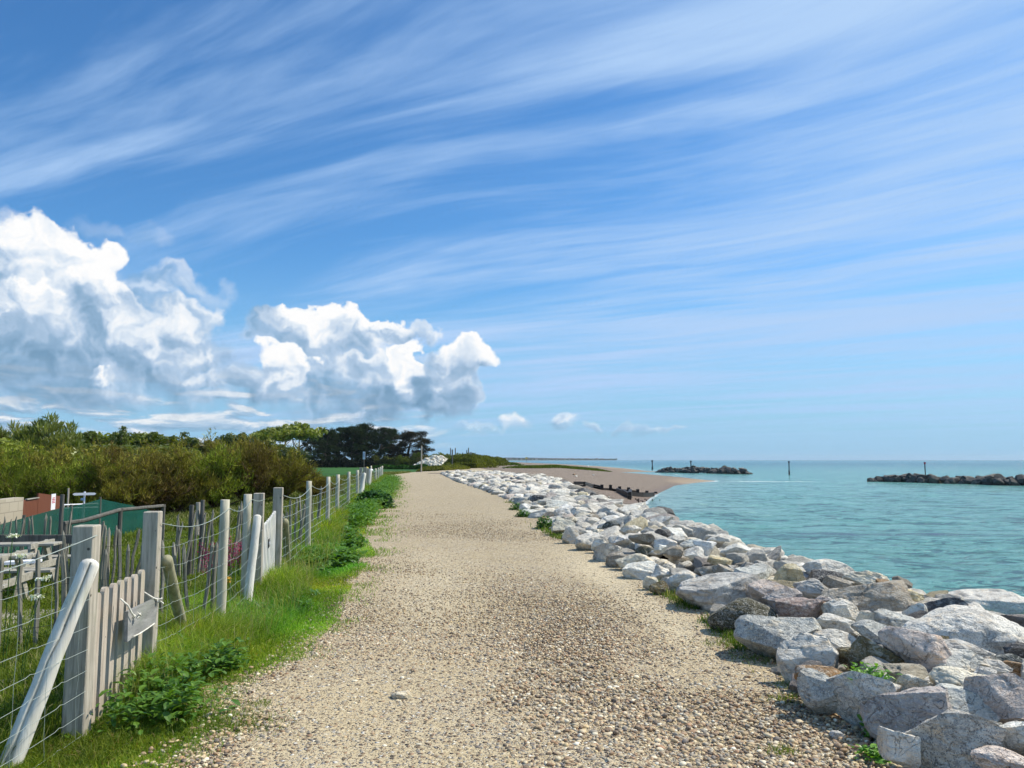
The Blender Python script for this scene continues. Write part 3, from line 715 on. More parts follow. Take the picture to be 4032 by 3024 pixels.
# ---- picket gates
def picket_gate(label, A, B, top, bot, n, pw, th, mat, rails, rise=None, round_=True, group='picket gates in the wire fence'):
    A, B = Vector((*A, 0)), Vector((*B, 0)); d = (B - A).normalized(); nrm = Vector((d.y, -d.x, 0))
    g = empty('picket_gate', (A.x, A.y, bot), label, 'gate', group)
    M = Matrix((d, Vector((0, 0, 1)), nrm)).transposed(); L = (B - A).length
    Bp = MB()
    for i in range(n):
        u_ = L * (i + .5) / n; tz = top + (rise[i] if rise else 0) + random.uniform(-.004, .004); bz = bot + random.uniform(-.02, .02)
        h_ = tz - bz; w_ = pw / 2
        out = [(-w_, 0), (w_, 0)] + [(w_ * math.cos(k), h_ - w_ * .9 + w_ * .9 * math.sin(k)) for k in [math.pi * j / 8 for j in range(9)]]
        o_ = Vector((0, 0, 0)) + d * u_ + Vector((0, 0, bz - bot))
        lean = random.uniform(-.01, .01)
        M2 = M @ Matrix.Rotation(lean, 3, 'Z')
        Bp.prism(out, th, M2, o_)
    Bp.build('picket_panel', mat, g)
    for zr in rails:
        b = MB(); b.box(d * L / 2 - nrm * (th / 2 + .021) + Vector((0, 0, zr - bot)), (L, .04, .07), M=Matrix((d, -nrm, Vector((0, 0, 1)))).transposed(), bev=.004); b.build('rail', mat, g)
    return g, d, nrm
ga = Vector((fx, fy + .10)); gb = Vector((x2, y2 - .10))
g1, d1, n1 = picket_gate('plain weathered picket gate with rounded tops, a grey board tied to it', ga, gb, .82, -.10, 7, .088, .028, M_pick, (.12, .66), rise=[-.015, 0, .0, .0, .0, .0, .005])
g2, d2, n2 = picket_gate('white picket gate with narrow slats and a small latch plate, behind the leaning white log', (x5 + .02, y5 + .1), (x6 - .0, y6 - .12), .90, -.05, 9, .085, .03, M_white, (.2, .72), rise=[-.03, -.045, -.04, -.03, -.02, -.01, 0, .02, .03])
b = MB(); b.box((0, 0, 0), (.10, .008, .11), M=Matrix((d2, -n2, Vector((0, 0, 1)))).transposed()); o = b.build('latch_plate', M_iron, g2); o.location = d2 * .62 + n2 * .022 + Vector((0, 0, .62))
b = MB(); b.box((0, 0, 0), (.075, .009, .03), M=Matrix((d2, -n2, Vector((0, 0, 1)))).transposed()); o = b.build('latch_bar', plain('latch_metal', (.6, .62, .64), .5), g2); o.location = d2 * .62 + n2 * .03 + Vector((0, 0, .62))
# grey board tied on with rope
A = atD(479, 2408, 5.34); B = atD(600, 2352, 5.88)
A2 = atD(476, 2528, 5.30); B2 = atD(590, 2456, 5.86)
nb = (B - A).cross(Vector((0, 0, 1))).normalized() * .012
sb = empty('tied_board', (A.x, A.y, A2.z), 'blank grey board tied with pale rope to the plain picket gate', 'board')
b = MB(); q = [A + n1 * .03, B + n1 * .03, B2 + n1 * .03, A2 + n1 * .03]; orr = Vector((A.x, A.y, A2.z))
V = [p - orr - nb for p in q] + [p - orr + nb for p in q]
b.add(V, [(3, 2, 1, 0), (4, 5, 6, 7), (0, 1, 5, 4), (1, 2, 6, 5), (2, 3, 7, 6), (3, 0, 4, 7)]); b.build('board_panel', M_board, sb)
def ropeline(pts, r, name='rope'):
    V, Fq = tubes_np([np.array([tuple(p - orr) for p in pts])], [r], 6); link(name, npmesh(name, V, Fq, M_rope, True), sb)
k = n1 * .055
ropeline([atD(462, 2358, 5.3) + n1 * .02, atD(470, 2385, 5.3) + k, atD(482, 2410, 5.33) + k, atD(497, 2432, 5.38) + k], .006)
ropeline([atD(556, 2332, 5.75) + n1 * .02, atD(572, 2355, 5.78) + k, atD(592, 2362, 5.84) + k, atD(612, 2377, 5.9) + k], .006)
for (kx, ky, kd) in ((508, 2425, 5.42), (597, 2366, 5.85)):
    c = atD(kx, ky, kd) + k; pts = [c + Vector((random.uniform(-1, 1), random.uniform(-1, 1), random.uniform(-1.2, 1))) * .022 for _ in range(14)]
    ropeline(pts, .0055, 'rope_knot')
ropeline([atD(490, 2508, 5.36) + k, atD(515, 2497, 5.46) + k, atD(545, 2478, 5.6) + k, atD(578, 2455, 5.78) + k], .0045)

# ---- chestnut paling inside the garden
def paling_fence(label, pts, spacing, h_, lean=.06, posts=(), seed=1, topj=.04, hw=(.25, .6), width=.035):
    r_ = random.Random(seed)
    P = [Vector((x, y, 0)) for x, y in pts]
    root = empty('paling_fence', (P[0].x, P[0].y, h1(P[0].x, P[0].y)), label, 'fence', 'chestnut paling fences in the garden')
    o0 = root.location
    me_v = []
    for v in range(4):
        b = MB(); w_ = width * r_.uniform(.8, 1.25); n = 6
        pts_ = [Vector((r_.uniform(-.012, .012), r_.uniform(-.012, .012), .94 * i / (n - 1))) for i in range(n)] + [Vector((0, 0, 1.0))]
        b.tube(pts_, [w_ / 2 * r_.uniform(.85, 1.1) for _ in range(n - 1)] + [w_ * .47, w_ * .16], 5, jit=.1)
        me = b.build('pale', M_pale, None); me_v.append(me.data); bpy.data.objects.remove(me)
    wires = [[] for _ in hw]
    for i in range(len(P) - 1):
        L = (P[i + 1] - P[i]).length; n = max(1, int(L / spacing))
        for k_ in range(n):
            q = P[i].lerp(P[i + 1], (k_ + r_.uniform(-.18, .18)) / n); z = h1(q.x, q.y)
            ph = h_ + r_.uniform(-topj, topj)
            o = link('pale', me_v[r_.randrange(4)], root, (q.x - o0.x, q.y - o0.y, z - o0.z - .03), (r_.gauss(0, lean), r_.gauss(0, lean), r_.uniform(0, 6.28)))
            o.scale = (1, 1, ph)
            for j, hh_ in enumerate(hw): wires[j].append((q.x - o0.x + r_.uniform(-.01, .01), q.y - o0.y - .02, z - o0.z + hh_))
    V, Fq = tubes_np([np.array(w_) for w_ in wires if len(w_) > 1], [.0018] * len(hw), 4)
    link('binding_wire', npmesh('binding_wire', V, Fq, M_iron, True), root)
    for (x, y, top) in posts:
        b = MB(); b.tube([(0, 0, -.2), (0, 0, top * .5), (0, 0, top)], .032, 10, jit=.04)
        o = b.build('stake', M_darkwood, root); o.location = Vector((x, y, h1(x, y))) - o0
    return root
def gp(px, D): q = atD(px, 2000, D); return (q.x, q.y)
paling_fence('nearest row of grey chestnut pales, low behind the wire netting at the left edge', [gp(-110, 6.6), gp(30, 6.75), gp(300, 7.1), gp(560, 7.5), gp(900, 8.15)], .125, .92, .05, seed=3)
paling_fence('straight row of chestnut pales in front of the green netting at the left', [gp(-60, 12.4), gp(290, 12.6)], .09, 1.02, .03, seed=5, posts=[(*gp(243, 12.5), 1.3)])
paling_fence('dark crooked chestnut pales leaning every way, seen through the gap above the plain gate', [gp(300, 10.2), gp(590, 10.6)], .075, .92, .14, seed=6, topj=.12, width=.045)
paling_fence('thin crowded chestnut pales in long grass between the second gatepost and the pink flowers', [gp(640, 10.8), gp(790, 11.6), gp(900, 12.6), gp(1000, 14)], .10, .95, .08, seed=7, topj=.1, posts=[(*gp(755, 11.4), 1.05), (*gp(797, 11.8), 1.1), (*gp(1100, 15), 1.1)])
paling_fence('spaced crooked pales behind the wire bay beyond the white gate', [gp(1110, 13.0), gp(1180, 15), gp(1260, 18.5)], .42, .95, .06, seed=8, topj=.18, width=.05)

# ---- garden furniture at the left edge
def picnic(label, x, y, rz, mat, sign=False):
    root = empty('picnic_table', (x, y, h1(x, y)), label, 'picnic table', 'picnic tables in the garden', rz)
    for k_ in range(2):
        b = MB(); b.box((0, -.075 + k_ * .15, .70), (1.6, .135, .035), bev=.004); b.build('table_board', mat, root)
    for sy in (-1, 1):
        for k_ in range(2):
            b = MB(); b.box((0, sy * (.62 + k_ * .13), .44), (1.6, .12, .035), bev=.004); b.build('bench_board', mat, root)
    for sx in (-.55, .55):
        b = MB(); b.beam((sx, -.62, 0), (sx, -.18, .72), .035, .09); b.beam((sx, .62, 0), (sx, .18, .72), .035, .09)
        b.beam((sx + .036, -.78, .40), (sx + .036, .78, .40), .035, .09); b.beam((sx + .036, -.36, .70), (sx + .036, .36, .70), .035, .07)
        b.build('trestle', mat, root)
    return root
M_tab = wood('silvered_table_boards', (.47, .44, .37), (.28, .26, .21), 8, axis='x')
q = atD(-75, 2200, 10.8); picnic('silvered picnic table with a white sheet on its bench, standing behind the near pales', q.x + .2, q.y, R(8), M_tab)
q = atD(-190, 2200, 9.1); picnic('picnic table cut by the left edge of the picture', q.x, q.y + .1, R(10), M_tab)
q = atD(92, 2207, 10.15); b = MB(); b.box((0, 0, 0), (.40, .20, .035), bev=.003); o = b.build('white_sheet', plain('white_paint', (.85, .86, .88), .5), None); o.location = (q.x - .0, q.y - .02, h1(q.x, q.y) + .497); o.rotation_euler = (0, R(-2), R(8)); tag(o, 'bright white flat sheet lying on the picnic bench', 'sheet')
rl = empty('board_rail', (gp(-80, 11.6)[0], 11.6, h1(*gp(-80, 11.6))), 'dark grey board rail running level to the near square gatepost', 'rail')
b = MB(); A = atD(-120, 2123, 11.6); B = atD(300, 2123, 11.9); b.beam(A - rl.location, B - rl.location, .045, .13, bev=.004); b.build('rail_board', M_darkwood, rl)
for px_ in (-60, 127, 215, 285):
    q = atD(px_, 2123, 11.8); b = MB(); b.box((q.x - rl.location.x, q.y + .05 - rl.location.y, (q.z - rl.location.z) / 2), (.08, .06, q.z - rl.location.z), bev=.004); b.build('rail_post', M_pick if px_ == 127 else M_darkwood, rl)
# deck of sleepers
dk = at(60, 2430, -.02); d_ = empty('boardwalk_deck', (dk.x, dk.y, -.1), 'low pale deck of weathered boards behind the near pales', 'deck')
for k_ in range(9):
    b = MB(); b.box((-.1 + random.uniform(-.03, .03), -.55 + k_ * .155, .0), (2.3, .14, .045), bev=.004); b.build('deck_board', M_tab, d_)
b = MB(); b.box((-.1, -.66, -.08), (2.3, .06, .16)); b.build('edge_beam', M_darkwood, d_)
for (a_, b2, r_, lab) in ((((-30, 2622)), (118, 2607), .05, 'pale split log lying in the grass left of the leaning log, upper one'), (((-30, 2712)), (265, 2672), .055, 'long pale log lying in the grass behind the leaning log, lower one'), ((222, 2612), (268, 2604), .035, 'short stub of pale log lying beside the near square gatepost')):
    A = at(*a_, -.06); B = at(*b2, -.06); b = MB(); b.tube([A, A.lerp(B, .4), A.lerp(B, .7), B], r_, 10, jit=.06); o = b.build('log', M_tab, None, True, origin=A); tag(o, lab, 'log', 'logs in the grass behind the wire')

# ---- wall, brown gate, signpost, netting, rail at the far side of the garden
m, t = material('concrete_block'); br = t.new('ShaderNodeTexBrick'); br.offset = .5
gg = t.coord('Object'); s_ = t.sep(gg); t.l.new(t.xyz(s_[0], s_[2], 0), br.inputs[0]); br.inputs['Scale'].default_value = 1.0
br.inputs['Brick Width'].default_value = .44; br.inputs['Row Height'].default_value = .215; br.inputs['Mortar Size'].default_value = .01
t.set(br.inputs['Color1'], (.44, .38, .28)); t.set(br.inputs['Color2'], (.52, .46, .35)); t.set(br.inputs['Mortar'], (.30, .26, .20))
nn = t.noise(gg, 14, 4); pset(t, t.mix(t.m('MULTIPLY', nn, .4), br.outputs[0], (.36, .32, .25)), .9, .2, t.bump(nn, .4, .01)); M_block = m
WD = 17.5
A = atD(-260, 1960, WD - 3.5); B = atD(73, 1958, WD)
wl = B - A; wl.z = 0; rzw = math.atan2(wl.y, wl.x); gz = h1(B.x, B.y) - .3
b = MB(); b.box((wl.length / 2, 0, (B.z - gz) / 2), (wl.length, .215, B.z - gz)); o = b.build('block_wall', M_block, None); o.location = (A.x, A.y, gz); o.rotation_euler = (0, 0, rzw); tag(o, 'pale concrete block wall at the left edge, ending at the brown board fence', 'wall')
m, t = material('brown_stained_boards'); s_ = t.sep(t.coord('Object')); fr = t.m('FRACT', t.m('MULTIPLY', s_[0], 10.5)); gr = t.step(fr, .0, .14); nn = t.noise(t.v('MULTIPLY', t.coord('Object'), (10, 1, .6)), 3, 4)
pset(t, t.mix(gr, (.025, .010, .006), t.mix(nn, (.145, .048, .024), (.215, .075, .038))), .7, .3, t.bump(gr, .6, .01)); M_brown = m
C2 = atD(247, 1955, WD + 3.2); B1 = atD(75, 1972, WD)
gw = C2 - B1; gw.z = 0; rz2 = math.atan2(gw.y, gw.x); gz = h1(B1.x, B1.y) - .1
bf = empty('board_fence', (B1.x, B1.y, gz), 'reddish brown board fence and door beside the block wall, with a white notice', 'fence', rz=rz2)
b = MB(); b.box((.19 * gw.length, 0, (B1.z - gz) / 2 + .0), (.38 * gw.length, .03, B1.z - gz)); b.build('door_boards', M_brown, bf)
b = MB(); zt = C2.z - gz + .0; b.add([(.38 * gw.length, -.02, 0), (gw.length, -.02, 0), (gw.length, -.02, zt), (.38 * gw.length, -.02, B1.z - gz + .12), (.38 * gw.length, .02, 0), (gw.length, .02, 0), (gw.length, .02, zt), (.38 * gw.length, .02, B1.z - gz + .12)], [(0, 1, 2, 3), (7, 6, 5, 4), (3, 2, 6, 7), (0, 3, 7, 4), (1, 5, 6, 2)]); b.build('board_panel', M_brown, bf)
b = MB(); b.box((.04, -.05, (B1.z - gz) / 2), (.1, .09, B1.z - gz), bev=.005); b.build('fence_post', M_brown, bf)
b = MB(); b.box((.25 * gw.length, -.02, B1.z - gz + .012), (.26 * gw.length, .05, .022)); b.build('door_cap', M_tab, bf)
M_wht = plain('white_board', (.84, .84, .86), .5, var=.04); M_red = plain('red_print', (.55, .02, .06), .5, var=.05)
q = atD(198, 1976, WD + 2.35); nt = empty('notice', (q.x, q.y, q.z - .2), 'small white notice with red lines, fixed on the brown board fence', 'sign', rz=rz2)
b = MB(); b.box((0, -.065, .2), (.36, .012, .40)); b.build('notice_board', M_wht, nt)
for zz, ww in ((.30, .20), (.26, .24), (.22, .22), (.18, .24)):
    b = MB(); b.box((0, -.074, zz), (ww, .004, .018)); b.build('print_line', M_red, nt)
sp = atD(333, 1945, 19.5); gsp = h1(sp.x, sp.y); fp = empty('fingerpost', (sp.x, sp.y, gsp), 'white two armed signpost above the green netting', 'signpost')
b = MB(); b.tube([(0, 0, 0), (0, 0, sp.z - gsp + .06)], .022, 10); b.build('pole', M_wht, fp)
b = MB(); b.prism([(-.17, 0), (-.145, .03), (.145, .03), (.17, 0), (.145, -.03), (-.145, -.03)], .02, Matrix((Vector((1.25, .9, 0)), Vector((0, 0, 1)), Vector((.6, -.8, 0)))).transposed(), (.02, -.04, sp.z - gsp)); b.build('arm', M_wht, fp)
b = MB(); b.box((-.02, -.045, sp.z - gsp - .13), (.09, .012, .06)); b.build('plate', plain('pale_blue_plate', (.35, .55, .72), .5), fp)
m, t = material('green_shade_net'); s_ = t.sep(t.coord('Object')); n_ = t.noise(t.coord('Object'), 2.0, 4)
pset(t, t.mix(n_, (.002, .050, .038), (.005, .12, .085)), .7, .3)
tr = t.new('ShaderNodeBsdfTransparent'); mx = t.new('ShaderNodeMixShader'); mx.inputs[0].default_value = .72
t.l.new(tr.outputs[0], mx.inputs[1]); t.l.new(t.b.outputs[0], mx.inputs[2]); t.l.new(mx.outputs[0], t.out.inputs[0]); M_net = m
NP = [(-200, 2095, 12.5), (0, 2066, 13.2), (100, 2038, 14.2), (250, 1998, 16), (285, 1996, 16.6), (398, 1965, 18.5), (520, 1990, 20), (610, 2015, 21)]
pts = [atD(a_, b2, c_) for a_, b2, c_ in NP]
gn = empty('shade_netting', (pts[0].x, pts[0].y, h1(pts[0].x, pts[0].y)), 'dark green shade netting strung on stakes below the brown fence', 'netting')
b = MB(); V = []; 
for p in pts: V += [p, Vector((p.x, p.y, h1(p.x, p.y) - .05))]
me = b; b.add([v - gn.location for v in V], [(2 * i, 2 * i + 1, 2 * i + 3, 2 * i + 2) for i in range(len(pts) - 1)]); o = b.build('net_sheet', M_net, gn)
sm = o.modifiers.new('thick', 'SOLIDIFY'); sm.thickness = .006
for i in (1, 2, 4, 5):
    p = pts[i] + Vector((0, -.04, 0)); b = MB(); g_ = h1(p.x, p.y); b.tube([Vector((p.x, p.y, g_ - .1)) - gn.location, p + Vector((0, 0, .05)) - gn.location], .03, 8); b.build('stake', M_darkwood, gn)
wr = empty('white_rail', (atD(255, 2010, 20).x, 20, h1(atD(255, 2010, 20).x, 20)), 'thin white double rail standing behind the green netting near the signpost', 'railing')
for yy_ in (1988, 2002):
    A = atD(250, yy_, 20); B = atD(400, yy_ - 6, 23); b = MB(); b.tube([A - wr.location, B - wr.location], .018, 8); b.build('rail', M_wht, wr)
for px_ in (250, 326, 398):
    A = atD(px_, 1990, 20 + (px_ - 250) / 50); b = MB(); b.tube([Vector((A.x, A.y, h1(A.x, A.y))) - wr.location, A - wr.location], .022, 8); b.build('post', M_wht, wr)
A = atD(250, 2062, 13.5); B = atD(330, 2050, 14); C_ = atD(470, 2008, 15.8); D_ = atD(640, 1992, 17.8)
pr = empty('pole_rail', (A.x, A.y, h1(A.x, A.y)), 'long crooked pole laid as a rail along the dark bank in front of the bushes', 'rail')
b = MB(); b.tube([p - pr.location for p in (A, B, C_, D_)], .042, 8, jit=.08); b.build('pole', M_darkwood, pr)
for (q, dd) in ((A, 0), (C_, 0), (D_, 0)):
    b = MB(); b.tube([Vector((q.x, q.y + .05, h1(q.x, q.y) - .1)) - pr.location, q + Vector((0, .05, .03)) - pr.location], .045, 8); b.build('stake', M_darkwood, pr)
for (px_, py0, py1, D_, lab) in ((781, 1978, 2095, 18, 'pale stub post with a knot, standing against the dark bushes'), (270, 1922, 1985, 21, 'thin bare stake standing between the brown fence and the signpost'), (800, 2020, 2095, 19, 'short grey stub post right of the knotted one')):
    A = atD(px_, py0, D_); b = MB(); g_ = h1(A.x, A.y); b.tube([(0, 0, -.1), (.01, 0, (A.z - g_) * .5), (0, 0, A.z - g_)], .05 if px_ > 500 else .025, 8, jit=.1); o = b.build('stake', M_pick, None); o.location = (A.x, A.y, g_); tag(o, lab, 'post')
# ---------------------------------------------------------------- boulders
def rock_mat(name):
    m, t = material(name)
    oc = t.objinfo('Color'); rnd = t.objinfo('Random'); spk = t.attr('speckle', 'OBJECT')
    if name == 'rubble_stone': oc = t.attr('col', out='Color'); spk = .25
    G = t.v('ADD', t.coord('Object'), t.xyz(t.m('MULTIPLY', rnd, 40), t.m('MULTIPLY', rnd, 23), t.m('MULTIPLY', rnd, 11)))
    n1 = t.noise(G, 3.2, 5, .62, .8); n2 = t.noise(G, 13, 5, .68, .3); n3 = t.noise(G, 70, 3, .7); n4 = t.noise(t.v('MULTIPLY', G, (1, 1, 2.6)), 5.5, 4, .7, 1.6)
    dark = t.mix(1.0, oc, (.62, .61, .61), 'MULTIPLY'); light = t.mix(.5, oc, (.82, .80, .74))
    warm = t.mix(1.0, oc, (1.12, .90, .66), 'MULTIPLY')
    c = t.mix(t.step(n1, .62, .36), oc, dark); c = t.mix(t.m('MULTIPLY', t.step(n2, .50, .68), .75), c, light)
    c = t.mix(t.m('MULTIPLY', t.step(n4, .54, .66), .45), c, warm)
    vein = t.step(t.m('ABSOLUTE', t.m('SUBTRACT', n4, .47)), .018, .0); c = t.mix(t.m('MULTIPLY', vein, .65), c, t.mix(.7, oc, (.85, .83, .80)))
    crack = t.step(t.m('ABSOLUTE', t.m('SUBTRACT', t.noise(G, 5.0, 4, .6, 1.2), .5)), .010, .0); c = t.mix(t.m('MULTIPLY', crack, .32), c, (.06, .055, .05))
    sp = t.step(t.m('MULTIPLY', t.voro(G, 85), t.m('MULTIPLY_ADD', n3, 1.2, .4)), .34, .22); c = t.mix(t.m('MULTIPLY', sp, spk), c, t.mix(1.0, oc, (.30, .31, .34), 'MULTIPLY'))
    sp3 = t.step(t.noise(G, 38, 3, .75), .52, .60); c = t.mix(t.m('MULTIPLY', sp3, t.m('MULTIPLY', spk, .75)), c, t.mix(1.0, oc, (.36, .37, .40), 'MULTIPLY'))
    sp2 = t.step(n3, .54, .66); c = t.mix(t.m('MULTIPLY', sp2, t.m('MULTIPLY', spk, .8)), c, (.78, .77, .73))
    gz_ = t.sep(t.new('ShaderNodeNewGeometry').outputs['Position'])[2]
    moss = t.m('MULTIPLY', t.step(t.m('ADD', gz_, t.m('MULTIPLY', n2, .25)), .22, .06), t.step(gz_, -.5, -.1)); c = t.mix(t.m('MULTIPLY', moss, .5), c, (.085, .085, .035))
    c = t.mix(1.0, c, (1.01, .99, .935), 'MULTIPLY')
    h = t.m('ADD', t.m('MULTIPLY', n2, 1.0), t.m('ADD', t.m('MULTIPLY', n3, .18), t.m('MULTIPLY', crack, -.35)))
    h = t.m('ADD', h, t.m('MULTIPLY', n4, .8))
    pset(t, c, .86, .25, t.bump(h, .9, .04)); return m
M_rock = rock_mat('boulder_stone'); M_rub = rock_mat('rubble_stone')
def rock_verts(seed, sub, ang, flat=0.0):
    "unit boulder; ang 0 round and worn .. 1 broken and angular"
    ang = min(1.0, ang * .8 + .28)
    r_ = np.random.default_rng(seed); V, Fc = ICO[sub]; V = V.copy()
    V *= (1 + .13 * SNoise(seed, 2, 1.1)(V))[:, None]
    for _ in range(int(7 + 12 * ang)):
        n = r_.normal(size=3); n /= np.linalg.norm(n); d = r_.uniform(.46, .76) if ang > .4 else r_.uniform(.60, .84)
        e = V @ n - d; soft = .012 + .06 * (1 - ang)
        f = np.where(e > 0, e, 0); f = np.where(e < soft, f * f / (2 * soft) * (e > 0), e - soft / 2) * (e > 0)
        V -= np.outer(f, n)
    if flat: V[:, 2] = np.where(V[:, 2] > 1 - flat, (1 - flat) + (V[:, 2] - 1 + flat) * .2, V[:, 2])
    N = V / np.linalg.norm(V, axis=1)[:, None]
    V += N * (.035 * SNoise(seed + 5, 3, 3.6)(V))[:, None]
    if sub >= 4:
        q = np.abs(SNoise(seed + 9, 3, 5.5)(V)); V -= N * (.035 * np.maximum(0, .35 - q) / .35 * (.4 + ang))[:, None]
        V += N * (.012 * SNoise(seed + 7, 3, 13.0)(V))[:, None]
    V -= (V.max(0) + V.min(0)) / 2; V /= np.abs(V).max(0)
    return V, Fc
RC = {'white': (.86, .83, .76), 'pale': (.76, .73, .66), 'blue': (.54, .55, .52), 'moss': (.115, .11, .07), 'mauve': (.44, .395, .375), 'pink': (.70, .60, .54), 'buff': (.66, .58, .38), 'brown': (.40, .355, .29),
      'orange': (.36, .23, .12), 'dark': (.115, .115, .12), 'olive': (.20, .17, .09), 'grey': (.58, .565, .53), 'red': (.42, .32, .29), 'green': (.07, .085, .08), 'cream': (.80, .74, .60)}
CN = {'white': 'chalk white', 'pale': 'pale grey', 'blue': 'blue grey', 'moss': 'dark mossy', 'mauve': 'mauve', 'pink': 'pinkish', 'buff': 'yellow buff', 'brown': 'brown', 'orange': 'orange', 'dark': 'dark grey', 'olive': 'olive brown', 'grey': 'mid grey', 'red': 'reddish', 'green': 'blackish green', 'cream': 'cream'}
def bank_c(x, y):
    tt = x - toe(y)
    return .12 + .20 * sstep(0, .9, tt) - .06 * float(sstep(12, 25, y)) + .05 * math.sin(x * 2.1 + y * .7) - .70 * max(0.0, x - out_x(y))
PLACED = []    # x, y, r
def place_rock(px, py, w_, h_, colr, ang, label, sub=5, rz=None, spk=.3, flat=0.0, dep=None, zoff=0.0, tilt=None):
    z = .25; 
    for _ in range(6):
        p = at(px, py, z); z = bank_c(p.x, p.y) + zoff
    D = p.y * math.cos(PITCH); wm = w_ / F * D * 1.06
    e = math.atan2(CAM.z - z, p.y); hv = h_ / F * D * 1.06
    dp = dep or wm * random.uniform(.62, .85)
    hh = math.sqrt(max((.42 * wm) ** 2, hv ** 2 - (dp * math.sin(e)) ** 2)) / math.cos(e) * 1.04; hh = min(hh, wm * 1.0)
    V, Fc = rock_verts(random.randrange(10 ** 6), sub, ang, flat)
    me = npmesh('boulder', V * np.array([wm / 2, dp / 2, hh / 2]), Fc, M_rock, True)
    az = math.atan2(p.x, p.y)
    tl = tilt if tilt is not None else random.gauss(0, .07)
    o = link('boulder', me, None, p, (random.gauss(0, .08), tl, -az + (rz if rz is not None else random.gauss(0, .12))))
    c = Vector([min(.88, k_) for k_ in Vector(RC[colr]) * random.uniform(1.0, 1.15)]); o.color = (*c, 1); o['speckle'] = spk
    tag(o, label, 'boulder', 'boulders of the rock bank')
    PLACED.append((p.x, p.y, (wm + dp) / 4, o, colr, w_)); return o
def A_(u, v): return 2800 + .557 * u, 2224 + .557 * v
def B_(u, v): return 2000 + .452 * u, 1900 + .452 * v
